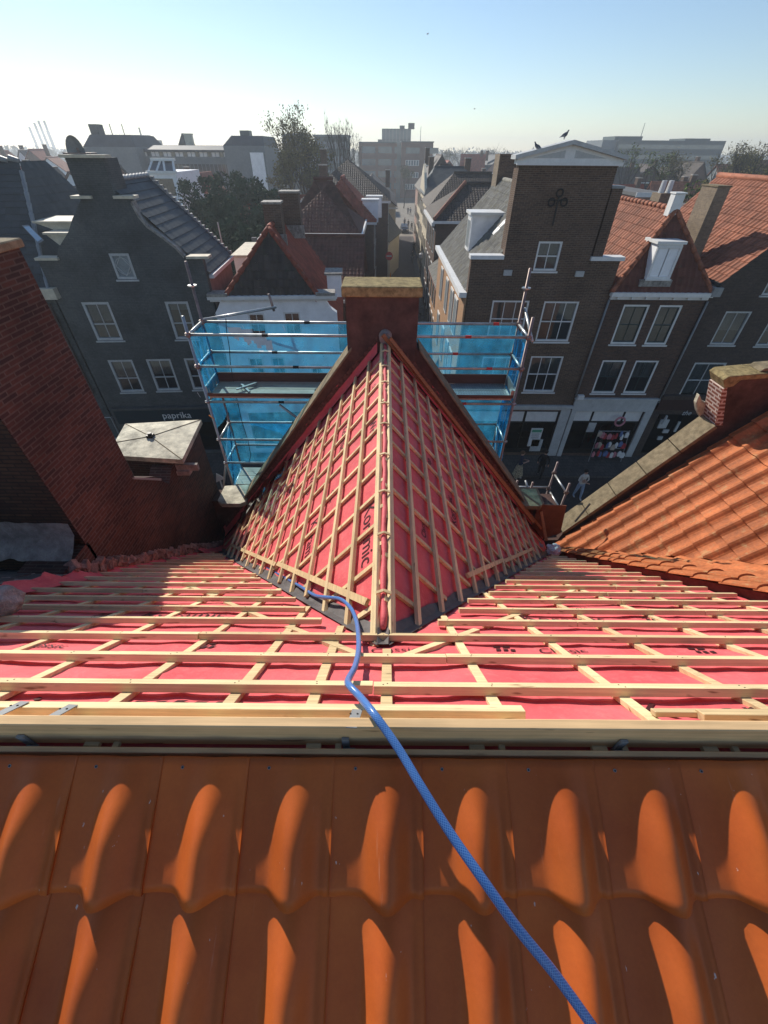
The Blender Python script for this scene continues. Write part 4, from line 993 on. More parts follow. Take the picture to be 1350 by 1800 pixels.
# pigeons on the pediment
def skin(name,edges,pts,rad,mats,loc,rot,label,cat,fn=None,sub=2,group=None,scale=1):
    me=D.meshes.new(name); me.from_pydata([tuple(p) for p in pts],edges,[]); ob=D.objects.new(name,me); COL.objects.link(ob)
    md=ob.modifiers.new('s','SKIN'); md.use_smooth_shade=True
    for i,r_ in enumerate(rad):
        sv=me.skin_vertices[0].data[i]; sv.radius=(r_,r_) if not hasattr(r_,'__len__') else r_
    me.skin_vertices[0].data[0].use_root=True
    ms=ob.modifiers.new('b','SUBSURF'); ms.levels=sub; ms.render_levels=sub
    dg=bpy.context.evaluated_depsgraph_get(); nm=D.meshes.new_from_object(ob.evaluated_get(dg)); D.objects.remove(ob)
    for m_ in mats: nm.materials.append(m_)
    for p in nm.polygons:
        p.use_smooth=True
        if fn: p.material_index=fn(p.center)
    o=D.objects.new(name,nm); COL.objects.link(o); o.location=loc; o.rotation_euler=(0,0,rot); o.scale=(scale,)*3
    ROOT[o]=Matrix.Identity(4)
    return tag(o,label,cat,group)
M['feather']=plain('grey feathers',(.10,.11,.13),.7,.4,20,0); M['feather2']=plain('pale feathers',(.32,.33,.35),.7,.3,20,0)
def pigeon(loc,rot,label,sc_=1.0,fly=False):
    pts=[(0,0,.17),(-.07,0,.15),(.07,0,.20),(.11,0,.26),(.13,0,.31),(.175,0,.305),(-.15,0,.11),(-.26,0,.07),(0,.03,.08),(0.0,.03,.0),(0,-.03,.08),(0,-.03,.0)]
    ed=[(0,1),(0,2),(2,3),(3,4),(4,5),(1,6),(6,7),(0,8),(8,9),(0,10),(10,11)]
    rad=[.075,.07,.06,.035,.032,.008,.035,(.03,.008),.016,.008,.016,.008]
    if fly: 
        pts+= [(0,.2,.24),(-.05,.42,.20),(0,-.2,.24),(-.05,-.42,.20)]; ed+=[(0,12),(12,13),(0,14),(14,15)]; rad+=[(.05,.012),(.03,.006),(.05,.012),(.03,.006)]
    return skin('gull' if fly else 'pigeon',ed,pts,rad,[M['feather'],M['feather2']],loc,rot,label,'bird',lambda c:1 if c.z<.12 else 0,1,None,sc_)
pigeon((ax-.32,19.6-.0,az+.02),.3,'grey pigeon perched highest on the white pediment near its tip',.8)
pigeon((5.35,19.6,12.98),2.6,'grey pigeon perched lower on the left slope of the white pediment',.8)
pigeon(P(752,62,Y=60),.5,'tiny dark bird flying high in the sky above the office block',.55,True)
pigeon(P(834,193,Y=90),1.5,'tiny bird flying low in the sky, nearer the horizon right of centre',.6,True)

# ---- corner house with dark hipped front
ch2=thing('brick_house','brown brick house with a dark tiled triangular roof front and white cornice','house',(0,19.6,0))
hl,W=wins(FR,ch2,[((1096.5,534),(1116,606),dict(cols=2,rows=2,sash='sash',fw=.11)),((1159.6,535),(1170.2,607),dict(cols=2,rows=2,sash='sash',fw=.11)),
 ((1059,632),(1079.3,692),dict(cols=2,rows=2,sash='sash',fw=.11,curtain=.5)),((1117.3,632.6),(1133.8,692),dict(cols=2,rows=2,sash='sash',fw=.11,curtain=.55))])
fx0,fz1=FR.L(1012,721.6); _,fz0=FR.L(1050,794); px1=FR.L(1134,722)[0]
hl.append(rect(fx0,px1,.25,fz1))
build(wall([(9.68,0),(9.68,8.35),(13.94,8.35),(13.94,0)],hl,-.01,.35),'facade',M['rbrick'],ch2,world=False)
for (a,b,c,d,k) in W: window(ch2,a,b,c,d,y=.02,**k)
pan=[(FR.L(a,722)[0],FR.L(b,722)[0]) for a,b in ((1012,1043),(1047,1099),(1103,1134))]
f2=shop(ch2,fx0,px1,.25,fz1,pan,0)
_,ft=FR.L(1080,701.5)
m=MB(); m.box(9.70,13.90,-.10,-.011,fz1+.002,ft); build(m,'fascia',M['greywhite'],ch2,world=False)
m=MB(); m.box(9.70,fx0-.001,-.101,-.011,0,fz1); build(m,'pilaster',M['greywhite'],ch2,world=False)
m=MB(); m.box(px1+.001,13.90,-.101,-.011,0,fz1); build(m,'pilaster',M['greywhite'],ch2,world=False)
m=MB(); m.box(9.66,13.94,-.16,-.011,ft,ft+.08); build(m,'shop_cornice',M['greywhite'],ch2,world=False)
cornice(ch2,9.72,13.95,8.18,8.48,-.26,'cornice','white',7)
# goods displayed in and before the shop
rr=random.Random(5); cols_=[plain('pink cloth',(.55,.22,.26),.9),plain('red cloth',(.42,.05,.06),.9),M['white'],plain('blue cloth',(.12,.18,.35),.9),plain('beige cloth',(.5,.42,.33),.9)]
rack=thing('display_rack','rack crowded with pink, white and red goods outside the shop window','display',(12.2,19.1,0))
m=MB(); 
for a in (-.9,.9):
    m.tube([(12.2+a,19.0,0),(12.2+a*.9,19.3,1.9)],.02,6)
m.tube([(11.38,19.28,1.85),(13.0,19.28,1.85)],.02,6); m.tube([(11.35,19.1,.9),(13.05,19.1,.9)],.02,6); build(m,'rack_frame',M['zinc'],rack)
for r_ in range(3):
    for i in range(9):
        x=11.42+i*.19+rr.uniform(-.03,.03); z=1.62-.52*r_+rr.uniform(-.05,.05); y=19.25-.12*r_
        m=MB(); s=rr.uniform(.05,.11); z+=rr.uniform(-.1,.1); x+=rr.uniform(-.06,.06); m.prism([(x-s,y,z-.17),(x+s,y,z-.17),(x+s*1.2,y,z+.05),(x+s*.4,y,z+.16),(x-s*.4,y,z+.16),(x-s*1.2,y,z+.05)],(0,-.07,.0)); build(m,'garment',cols_[rr.randrange(5)],rack,bevel=.01)
m=MB(); m.tube([(12.35+.24*math.cos(a*.26),19.40,2.35+.24*math.sin(a*.26)) for a in range(25)],.05,8); single(m,'wreath',cols_[0],'pale pink ring wreath hanging in the shop window above the rack','wreath',origin=(12.35,19.4,2.35),smooth=True)
x,z=FR.L(1040,752); m=MB(); m.box(x-.2,x+.2,.03,.06,z-.28,z+.28); build(m,'notice',M['greywhite'],f2,world=False)
# drainpipes, alarm box
for a,b in (((1068.5,526),(1011,692)),((1241,529),(1157,703))):
    x,z=FR.L(*a); x2,z2=FR.L(*b); m=MB(); m.tube([(x+.02,-.10,z),(x2+.02,-.10,z2-.1)],.045,8); build(m,'drainpipe',M['zinc'],ch2,world=False,smooth=True)
x,z=FR.L(1019,696.5); m=MB(); m.box(x-.16,x+.16,-.2,-.012,z-.12,z+.12); build(m,'alarm_box',M['white'],ch2,world=False,bevel=.02)
# roof
ap=(11.78,1.15,11.20)
DR=8.5
build(tiles([(9.66,-.12,8.42),(13.96,-.12,8.42),ap],.25,.33,.036,6),'roof',M['browntile'],ch2,world=False)
build(tiles([(9.66,-.12,8.42),ap,(11.78,DR,11.20),(9.66,DR,8.42)],.25,.33,.040,6),'roof',M['orange'],ch2,world=False)
build(tiles([(13.96,-.12,8.42),(13.96,DR,8.42),(11.78,DR,11.20),ap],.25,.33,.036,6),'roof',M['orange'],ch2,world=False)
for a,b in (((9.66,-.12,8.47),(11.78,1.15,11.25)),((13.96,-.12,8.47),(11.78,1.15,11.25)),((11.78,1.15,11.25),(11.78,DR,11.25))):
    m=MB(); A,Bv=Vector(a),Vector(b); nn=int((Bv-A).length/.36)
    for i in range(nn): m.tube([A+(Bv-A)*(i/nn),A+(Bv-A)*((i+1.04)/nn)],[.115,.095],8)
    build(m,'ridge_tiles',M['orange'],ch2,world=False,smooth=True)
m=MB(); m.box(9.7,9.95,.34,DR,0,8.35).box(13.65,13.92,.34,DR,0,8.35).prism([(9.72,DR-.3,0),(13.92,DR-.3,0),(13.92,DR-.3,8.38),(11.78,DR-.3,11.1),(9.72,DR-.3,8.38)],(0,.25,0)); build(m,'wall',M['rbrick'],ch2,world=False)
m=MB(); m.box(11.50,11.90,1.05,1.45,11.0,11.74); w_=build(m,'chimney_stack',M['white'],ch2,world=False,bevel=.02)
m=MB(); m.box(11.47,11.93,1.02,1.48,11.74,11.79); build(m,'cap',M['white'],w_,world=False)
# front dormer
x0,z1=FR.L(1150,427,.25); x1,z0=FR.L(1172,488,.25)
m=MB(); m.box(x0+.05,x1-.02,.0,1.0,z0-.02,z1+.0); d=build(m,'dormer',M['whitewall'],ch2,world=False)
m=MB(); m.box(x0-.04,x1+.06,-.09,1.0,z1,z1+.10); build(m,'dormer_roof',M['white'],d,world=False)
m=MB(); m.box(x0-.15,x1+.1,-.07,.3,z0-.28,z0-.03); build(m,'dormer_lead',M['lead'],d,world=False)
window(d,x0+.06,x1-.03,z0,z1-.05,2,1,y=-.03,fw=.09,curtain=.98)

# ---- third house, gable towards the street, partly cut by the frame
r3=thing('brick_house','grey brown brick house at the right edge with long sunlit orange pantile slope','house',(14,19.6,0))
F3=Fac(14,19.6,0)
hl,W=wins(F3,r3,[((1276,545.8),(1290.3,607),dict(cols=2,rows=1,fw=.10,mat='greywhite',curtain=.6)),((1361,547),(1371,609),dict(cols=2,rows=1,fw=.10,mat='greywhite',curtain=.6)),
 ((1221,636),(1244,699.8),dict(cols=2,rows=2,fw=.11,mat='greywhite',curtain=.97,glass='glass')),((1301.8,638.9),(1325,702),dict(cols=2,rows=2,fw=.11,mat='greywhite',curtain=.9)),((1352,490),(1362,520),dict(cols=2,rows=1,fw=.10,mat='greywhite',curtain=.6))])
hl.append(rect(.35,3.0,.3,2.7)); hl.append(rect(3.3,6.2,.3,2.7))
build(wall([(-.02,0),(-.02,8.7),(.3,8.9),(3.3,12.05),(6.3,8.9),(6.6,8.7),(6.6,0)],hl,-.02,.35),'facade',M['r3brick'],r3,world=False)
for (a,b,c,d,k) in W: window(r3,a,b,c,d,y=.01,**k)
m=MB(); m.box(.0,6.6,-.14,-.021,3.0,3.62); sg=build(m,'shop_sign',plain('dark red brown signboard',(.05,.022,.020),.6,.2),r3,world=False)
m=MB(); m.box(-.02,6.6,-.24,-.021,3.62,3.82); build(m,'shop_cornice',M['r3brick'],r3,world=False)
x,z=F3.L(1194,728); build(text_mb('the',.36,lambda c:(x+c[0],-.155-c[2],z+.03+c[1]),.008,1,.25),'lettering',M['greywhite'],sg,world=False)
for a,b in ((.35,3.0),(3.3,6.2)):
    m=MB(); m.poly([(a,.04,.3),(b,.04,.3),(b,.04,2.7),(a,.04,2.7)]); f3=build(m,'shop_window',M['shopglass'],r3,world=False)
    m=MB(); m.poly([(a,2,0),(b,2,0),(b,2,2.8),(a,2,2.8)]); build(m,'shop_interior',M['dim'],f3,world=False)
m=MB()
for (u,v,w2,h2) in ((1166,745,.45,.5),(1170,758,.3,.2),(1190,750,.12,.6),(1160,770,.25,.2)):
    x,z=F3.L(u,v); 
    mm=MB(); mm.box(x-w2/2,x+w2/2,-.03,.03,z-h2/2,z+h2/2); build(mm,'poster',M['greywhite'],r3,world=False)
x,z=F3.L(1163,737); m=MB(); m.tube([(x,-.25,z-.15),(x,-.25,z+.35)],[.09,.05],8); build(m,'wall_lamp',M['greywhite'],r3,world=False)
D3=8.2
build(tiles([(.22,-.1,8.82),(.22,D3,8.82),(3.3,D3,12.05),(3.3,-.1,12.05)],.27,.34,.042,7),'roof',M['orange'],r3,world=False)
build(tiles([(6.4,-.1,8.82),(6.4,D3,8.82),(3.3,D3,12.05),(3.3,-.1,12.05)],.27,.34,.04,5),'roof',M['orange'],r3,world=False)
m=MB(); m.tube([(3.3,-.1,12.1),(3.3,D3,12.1)],.12,8); build(m,'ridge_tiles',M['orange'],r3,world=False,smooth=True)
m=MB(); m.box(0,.3,.34,D3,0,8.7).box(6.3,6.6,.34,D3,0,8.7).prism([(.05,D3-.3,0),(6.5,D3-.3,0),(6.5,D3-.3,8.7),(3.3,D3-.3,11.9),(.05,D3-.3,8.7)],(0,.25,0)); build(m,'wall',M['r3brick'],r3,world=False)
m=MB(); m.tube([(.12,-.15,8.75),(.12,D3,8.75)],.09,8); build(m,'gutter',M['black'],r3,world=False,smooth=True)
m=MB(); m.box(-.12,.28,-.28,.0,8.35,8.70); build(m,'rain_hopper',M['zinc'],r3,world=False)
m=MB(); m.box(-.14,.40,2.35,3.5,8.0,11.9); cs=build(m,'chimney_stack',M['beige'],r3,world=False)
m=MB(); m.box(-.17,.43,2.32,3.53,11.9,11.95); build(m,'cap',M['coping'],cs,world=False)
r4=thing('brick_house','sliver of a brick house beyond the right edge of the row','house',(24,19.6,0))
build(MB().box(-3.35,4,0,9,0,9.5),'facade',M['r3brick'],r4,world=False)
build(tiles([(-3.35,-.1,9.5),(4,-.1,9.5),(4,4.5,12.4),(-3.35,4.5,12.4)],.27,.34,.04,5),'roof',M['orange'],r4,world=False)
build(tiles([(-3.35,9.1,9.5),(4,9.1,9.5),(4,4.5,12.4),(-3.35,4.5,12.4)],.27,.34,.04,5),'roof',M['orange'],r4,world=False)
# ================================================================ LEFT BLOCK ACROSS THE STREET
FL=Fac(-7.0,19.75,R(4))
def thing_f(name,label,cat,fac,group=None): return thing(name,label,cat,tuple(fac.o),fac.yaw,group)
def prof(fac,pts,dy=0): return [fac.L(u,v,dy) for u,v in pts]
dg_=thing_f('painted_house','charcoal painted house with a bell shaped neck gable across the street','house',FL)
top=prof(FL,[(117,278),(182,277)]); zt_=sum(p[1] for p in top)/2
x1_=FL.L(111,277)[0]; x2_=FL.L(179,277)[0]
sl=FL.L(130,350)[0]; sr=FL.L(206,350)[0]; zs=FL.L(170,349)[1]
# left and right edge curves
rc=prof(FL,[(228,352),(231,358),(243.7,382),(259,400),(285,418.5),(308.5,436.7),(324,453.5),(355,454)])
lc=prof(FL,[(142,352),(127,385),(120,408),(102.4,436.7),(100,455),(66,457)])
R0=FL.L(362,482)[0]; L0_=lc[-1][0]
out=[(L0_,0)]+[lc[-1],lc[-2],lc[-3],lc[-4],lc[-5],(lc[0][0],lc[0][1]),(lc[0][0],zs),(x1_+.05,zs),(x1_+.05,zt_),(x2_,zt_),(x2_,zs),(rc[0][0],zs)]+rc[:-1]+[(R0,rc[-1][1]),(R0,0)]
# clean up: monotone outline by construction
hl,W=wins(FL,dg_,[((188.2,444),(243,492),dict(cols=1,rows=1,fw=.12,glass='frost')),((140,530),(218.7,599),dict(cols=2,rows=2,split=.42,fw=.13,curtain=.5)),((287,529),(350,597),dict(cols=2,rows=2,split=.42,fw=.13,curtain=.2)),
 ((186.7,632),(255.8,689.5),dict(cols=2,rows=2,split=.42,fw=.12,curtain=.55)),((254.2,630.5),(319,687),dict(cols=2,rows=2,split=.42,fw=.12,curtain=.5)),((321,629),(378,685),dict(cols=2,rows=2,split=.42,fw=.12,curtain=.4)),((177,734),(212,770),dict(cols=2,rows=1,fw=.12))])
a0,b1=FL.L(200,719); 
hl.append(rect(a0+1.0,R0-.6,.3,2.5))
build(wall(out,hl,0,.35),'facade',M['darkpaint'],dg_,world=False)
for (a,b,c,d,k) in W: window(dg_,a,b,c,d,y=.03,mat='greywhite',**k)
# decorated lozenge in the top window
a,b,c,d,_k=W[0]; cxx,czz=(a+b)/2,(c+d)/2; m=MB()
for (p,q) in (((a+.14,czz),(cxx,d-.14)),((cxx,d-.14),(b-.14,czz)),((b-.14,czz),(cxx,c+.14)),((cxx,c+.14),(a+.14,czz))): m.tube([(p[0],.06,p[1]),(q[0],.06,q[1])],.018,5)
m.tube([(cxx+.30*math.cos(t*.3),.06,czz+.30*math.sin(t*.3)) for t in range(22)],.014,5,0,False); build(m,'lozenge_tracery',M['greywhite'],dg_,world=False)
zsg=FL.L(320,716)[1]; zsb=FL.L(320,736)[1]
m=MB(); m.box(a0,R0-.05,-.14,-.001,zsb-.15,zsg); sg=build(m,'shop_sign',plain('deep blue green fascia',(.010,.028,.040),.5,.1),dg_,world=False)
m=MB(); m.box(a0-.05,R0,-.26,-.001,zsg,zsg+.12); build(m,'shop_cornice',M['darkpaint'],dg_,world=False)
x,z=FL.L(289,735); build(text_mb('paprika',.50,lambda c:(x+c[0],-.15-c[2],z+c[1]+.06),.008,1.0),'lettering',M['white'],sg,world=False)
m=MB(); m.poly([(a0+1,.05,.3),(R0-.6,.05,.3),(R0-.6,.05,2.5),(a0+1,.05,2.5)]); f4=build(m,'shop_window',M['shopglass'],dg_,world=False)
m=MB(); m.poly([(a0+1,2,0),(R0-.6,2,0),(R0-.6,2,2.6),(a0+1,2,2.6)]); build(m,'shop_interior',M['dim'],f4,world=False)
for (pp,wd) in ((( (x1_+x2_)/2+.05,zt_),x2_-x1_+.25),((lc[0][0]+.1,zs),.75),((rc[0][0]-.15,zs),.75),((lc[-2][0]-.35,lc[-1][1]),.9),((rc[-1][0]-.15,rc[-1][1]),.9)):
    m=MB(); m.box(pp[0]-wd/2,pp[0]+wd/2,-.14,.40,pp[1],pp[1]+.09); build(m,'coping',M['cream'],dg_,world=False)
m=MB(); pts=[(p[0],p[1]) for p in rc[1:-1]]
for (p,q) in zip(pts,pts[1:]):
    m.prism([(p[0],-.08,p[1]),(q[0],-.08,q[1]),(q[0]+.05,-.08,q[1]+.08),(p[0]+.05,-.08,p[1]+.08)],(0,.45,0))
build(m,'coping',M['lead'],dg_,world=False)
# stack and satellite dish at the top
m=MB(); m.box(x1_+.1,x2_,.36,1.3,zs-1.5,zt_); build(m,'gable_back',M['darkpaint'],dg_,world=False)
DG=4.5; xm=-3.55; zrd=12.02
zev=FL.L(362,483)[1]
x_r=R0
build(tiles([(x_r+.1,.2,zev),(x_r+.1,DG,zev),(xm,DG,zrd),(xm,.2,zrd)],.30,.34,.012,3,0,.02,True),'roof',M['blackslate'],dg_,world=False)
build(tiles([(L0_-.1,.36,zev-1.5),(L0_-.1,DG,zev-1.5),(xm,DG,zrd),(xm,.36,zrd)],.30,.34,.012,3,0,.02,True),'roof',M['blackslate'],dg_,world=False)
build(MB().box(L0_,L0_+.3,.36,DG,0,zev-1.6),'side_wall',M['darkpaint'],dg_,world=False)
m=MB(); m.box(R0-.3,R0,.36,DG,0,zev-.06); build(m,'side_wall',M['pinkwall'],dg_,world=False)
m=MB(); m.prism([(L0_,DG-.3,0),(R0,DG-.3,0),(R0,DG-.3,zev-.05),(xm,DG-.3,zrd-.1),(L0_,DG-.3,zev-1.6)],(0,.28,0)); build(m,'rear_wall',M['pinkwall'],dg_,world=False)
m=MB(); m.box(R0+.02,R0+.22,.3,DG,zev-.20,zev-.05); build(m,'gutter',M['white'],dg_,world=False)
# white pointed ridge tiles and verge studs
m=MB()
for i in range(26):
    y=.6+i*.36
    if y>DG: break
    m.tube([(xm,y,zrd+.01),(xm,y+.38,zrd+.07)],[.07,.10],7)
build(m,'ridge_tiles',M['zinc'],dg_,world=False,smooth=True)
m=MB(); 
for i in range(20):
    t=i/20; m.box(x_r+(xm-x_r)*t-.12,x_r+(xm-x_r)*t+.12,DG-.05,DG+.12,zev+(zrd-zev)*t+.02,zev+(zrd-zev)*t+.16)
build(m,'verge_tiles',M['zinc'],dg_,world=False)
p=FL.L(250,374,3.0); m=MB(); m.tube([(p[0],3,p[1]-.9),(p[0],3,p[1])],.06,8); m.tube([(p[0],3,p[1]),(p[0],3,p[1]+.05)],.16,8); build(m,'flue_pipe',M['zinc'],dg_,world=False)
# dish
x,z=FL.L(136,266,.7); dsh=thing_f('satellite_dish','round grey ventilator disc standing on top of the charcoal gable','dish',Fac(*(FL.o+FL.ux*x+FL.uy*.7)[:2],FL.yaw)); 
m=MB(); n=24; rings=[(.02,.10),(.18,.08),(.36,.0),(.50,-.08),(.52,-.10)]
vs=[(r_*math.cos(2*math.pi*k/n)*.62,dy,z-.05+r_*math.sin(2*math.pi*k/n)*.95) for r_,dy in rings for k in range(n)]
m.add(vs,[[i*n+k,i*n+(k+1)%n,(i+1)*n+(k+1)%n,(i+1)*n+k] for i in range(4) for k in range(n)]+[[k for k in range(n)]])
build(m,'bowl',M['zinc'],dsh,world=False,smooth=True)
m=MB(); m.tube([(0,.1,zt_),(0,.1,z+.1)],.05,6).box(-.5,.5,-.1,.4,zt_+.091,zt_+.14); build(m,'mast',M['steeldark'],dsh,world=False)

# ---- house at the far left with slate hip and pale dormers
FX=Fac(-14.0,19.3,R(4))
fl=thing_f('slate_roofed_house','dark house at the left edge with grey slate roof, skylight and pale dormer sides','house',FX)
xe=FX.L(64,458)[0]; ze=FX.L(64,458)[1]
m=MB(); m.box(xe-9,xe-.02,0,10,0,ze-1.0); build(m,'facade',M['darkpaint'],fl,world=False)
rid=FX.L(34,284,4.0)
build(tiles([(xe-9,-.1,ze-1.0),(xe,-.1,ze-1.0),(rid[0],4.0,rid[1]),(xe-9,4.0,rid[1])],.3,.3,.014,3,0,.02,True),'roof',M['blackslate'],fl,world=False)
build(tiles([(xe,-.1,ze-1.0),(xe,9.9,ze-1.0),(rid[0],6,rid[1]),(rid[0],4.0,rid[1])],.3,.3,.014,3,0,.02,True),'roof',M['blackslate'],fl,world=False)
m=MB(); 
for i in range(16): m.tube([(rid[0]-i*.45,4,rid[1]+.03),(rid[0]-i*.45-.36,4,rid[1]+.12)],[.09,.12],7)
build(m,'ridge_tiles',M['zinc'],fl,world=False); m=MB()
for i in range(1,12):
    t=i/12; q=Vector((rid[0],4,rid[1])).lerp(Vector((xe,-.1,ze-1)),t); q2=Vector((rid[0],4,rid[1])).lerp(Vector((xe,-.1,ze-1)),(i+1.05)/12); m.tube([q,q2],[.10,.07],6)
build(m,'ridge_tiles',M['zinc'],fl,world=False)
def slopep(u,v):
    # point on the front slope
    n=Vector((0,-(rid[1]-ze+1),4.1)).normalized(); wn=FX.ux*0+FX.uy*n.y+Vector((0,0,n.z)); base=FX.o+FX.ux*xe+FX.uy*(-.1)+Vector((0,0,ze-1.0))
    q=P(u,v,pl=(wn,wn.dot(base)+.03)); r_=q-FX.o; return Vector((r_.dot(FX.ux),r_.dot(FX.uy),q.z)),n
pts=[]; 
for u,v in ((40,398),(52,397),(79,424),(70,430)):
    q,n=slopep(u,v); pts.append(q)
m=MB(); m.prism([p+n*.06 for p in pts],n*-.10); sk=build(m,'skylight_frame',M['zinc'],fl,world=False)
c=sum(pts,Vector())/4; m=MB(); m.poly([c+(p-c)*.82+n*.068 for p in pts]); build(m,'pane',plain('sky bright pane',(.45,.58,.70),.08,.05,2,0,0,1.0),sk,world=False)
for (u,v,w2,h2,d2) in ((104,392,.95,.42,1.3),(108,412,.62,.75,.9)):
    x,z=FX.L(u,v,1.2 if v<400 else .6); y0=1.2 if v<400 else .6
    m=MB(); m.prism([(x-w2,y0,z),(x+w2*.8,y0,z),(x+w2*.8,y0,z-h2),(x+w2*.2,y0,z-h2)],(0,d2,0)); dd=build(m,'dormer',M['cream'],fl,world=False)
    m=MB(); m.prism([(x-w2-.05,y0-.1,z),(x+w2*.9,y0-.1,z),(x+w2*.9,y0+d2,z+.05),(x-w2+.2,y0+d2,z+.05)],(0,0,.07)); build(m,'dormer_roof',M['cream'],dd,world=False)
x,z=FX.L(80,512); m=MB(); m.box(x-1.2,x+.55,-.35,.0,z-.25,z+.16); build(m,'cornice',M['cream'],fl,world=False)
x,z=FX.L(90,560); m=MB(); m.box(x-.35,x+.3,-.12,.0,z-3.5,z+.6); build(m,'pilaster',M['r3brick'],fl,world=False)

# ---- white house with brown tiled hip and red slope
wh=thing_f('white_house','white rendered house with curved neck gable and dark brown tiled roof front','house',FL)
zc=FL.L(470,524)[1]; xl=FL.L(404,524)[0]; xr_=FL.L(553,522)[0]; XL2=FL.L(373,560)[0]; XR2=FL.L(594,552)[0]
out=[(XL2,0)]+prof(FL,[(377,553),(383,541),(387,530)])+[(xl-.75,zc),(xr_+.85,zc)]+prof(FL,[(573,530),(580,541),(592,550)])+[(XR2,0)]
hl,W=wins(FL,wh,[((433,549.5),(472,590),dict(cols=2,rows=2,fw=.10,curtain=.3)),((496,547.5),(533,590),dict(cols=2,rows=2,fw=.10,curtain=.3)),((434,628),(470,668),dict(cols=2,rows=2,fw=.1,curtain=.4)),((474,627),(507,667),dict(cols=2,rows=2,fw=.1,curtain=.4)),((545,640),(570,668),dict(cols=2,rows=1,fw=.1))])
hl.append(rect(XL2+.6,XR2-.7,.3,2.5))
build(wall(out,hl,0,.35),'facade',M['whitewall'],wh,world=False)
for (a,b,c,d,k) in W: window(wh,a,b,c,d,y=.03,**k)
m=MB(); m.poly([(XL2+.6,.05,.3),(XR2-.7,.05,.3),(XR2-.7,.05,2.5),(XL2+.6,.05,2.5)]); build(m,'shop_window',M['shopglass'],wh,world=False)
cornice(wh,xl-.85,xr_+.95,zc-.10,zc+.14,-.28,'cornice','white',6)
for xx in (xl-.45,xr_+.5):
    m=MB(); m.box(xx-.42,xx+.42,-.32,.35,zc+.142,zc+.26); build(m,'lead_flashing',M['lead'],wh,world=False)
DW=9.0; apx=(FL.L(472,403,1.3)[0],1.3,FL.L(472,403,1.3)[1]); zew=zc+.1
xL,xR=xl-.12,xr_+.15
build(tiles([(xL,-.1,zew),(xR,-.1,zew),apx],.27,.34,.045,6),'roof',M['darktile'],wh,world=False)
XRr=XR2+.15; zlo=zew-1.9
build(tiles([apx,(apx[0],DW,apx[2]),(XRr,DW,zlo),(XRr,.9,zlo),(xR,-.1,zew)],.25,.33,.032,5),'roof',M['redroof'],wh,world=False)
build(tiles([(xL,-.1,zew),apx,(apx[0],DW,apx[2]),(xL,DW,zew)],.25,.33,.032,5),'roof',M['redroof'],wh,world=False)
for a,b in ((apx,(xL,-.1,zew)),(apx,(xR,-.1,zew)),(apx,(apx[0],DW,apx[2]))):
    A,Bv=Vector(a),Vector(b); nn=max(1,int((Bv-A).length/.36)); m=MB()
    for i in range(nn): m.tube([A+(Bv-A)*(i/nn)+Vector((0,0,.05)),A+(Bv-A)*((i+1.04)/nn)+Vector((0,0,.05))],[.10,.12],8)
    build(m,'ridge_tiles',M['redroof'],wh,world=False,smooth=True)
build(MB().box(xL-.4,xL+.2,.36,DW,0,zew-.05),'side_wall',M['rbrick'],wh,world=False)
m=MB(); m.box(XR2-.3,XR2,.36,DW,0,zlo).prism([(XL2,DW-.3,0),(XR2,DW-.3,0),(XR2,DW-.3,zlo),(apx[0],DW-.3,apx[2]-.1),(XL2,DW-.3,zlo)],(0,.25,0)); build(m,'side_wall',M['rbrick'],wh,world=False)
for (u0,v0,u1,v1,dy) in ((460,355,490.6,396,2.6),(490.6,336,523,372,5.6)):
    xa,za=FL.L(u0,v0,dy); xb,_=FL.L(u1,v0,dy); zb=apx[2]-.9
    m=MB(); m.box(xa,xb,dy,dy+.9,zb,za-.08); cs=build(m,'chimney_stack',M['tbrick'],wh,world=False)
    m=MB(); m.box(xa-.05,xb+.05,dy-.05,dy+.95,za-.08,za); build(m,'cap',M['lead'],cs,world=False)
    m=MB(); m.box(xa-.03,xb+.15,dy-.12,dy-.001,zb,zb+.35+.2); build(m,'lead_apron',M['lead'],cs,world=False)
x,z=FL.L(588,480,2.2); m=MB(); m.box(x-.35,x+.30,1.6,2.6,z-.9,z+.05); build(m,'dormer',M['whitewall'],wh,world=False)
m=MB(); m.box(x-.45,x+.38,1.5,2.7,z+.051,z+.13); build(m,'dormer_roof',M['lead'],wh,world=False)
# low white outhouse with terrace between charcoal and white house
FO=Fac(*(FL.o+FL.uy*6.0)[:2],FL.yaw)
oh=thing_f('outhouse','low white flat roofed outhouse with terrace clutter behind the charcoal house','outbuilding',FO)
xa,za=FO.L(410,452); xb,_=FO.L(446,452)
m=MB(); m.box(xa,xb,0,4,0,za); build(m,'wall',M['whitewall'],oh,world=False)
m=MB(); m.box(xa-.1,xb+.1,-.1,4.1,za,za+.10); build(m,'roof_edge',M['cream'],oh,world=False)
m=MB(); m.box(xa+.2,xb-.2,4.2,8,0,za-.05); build(m,'extension',M['zinc'],oh,world=False)
for i in range(4):
    m=MB(); m.box(xa+.2+i*.45,xa+.5+i*.45,4.6+i*.5,4.9+i*.5,za-.05,za+.25+.1*(i%2)); build(m,'terrace_box',M['greywhite'] if i%2 else M['bitumen'],oh,world=False)
x,z=FO.L(388,398,0); m=MB(); m.tube([(xa-.3,-.5,3),(xa-.3,-.5,za+1.6)],.035,6); single(m,'flag_pole',M['greywhite'],'thin pale pole rising beside the white outhouse','pole',origin=None)
bpy.context.view_layer.update()
D.objects['flag_pole'].matrix_world=Matrix.Translation(FO.o)@Matrix.Rotation(FO.yaw,4,'Z')

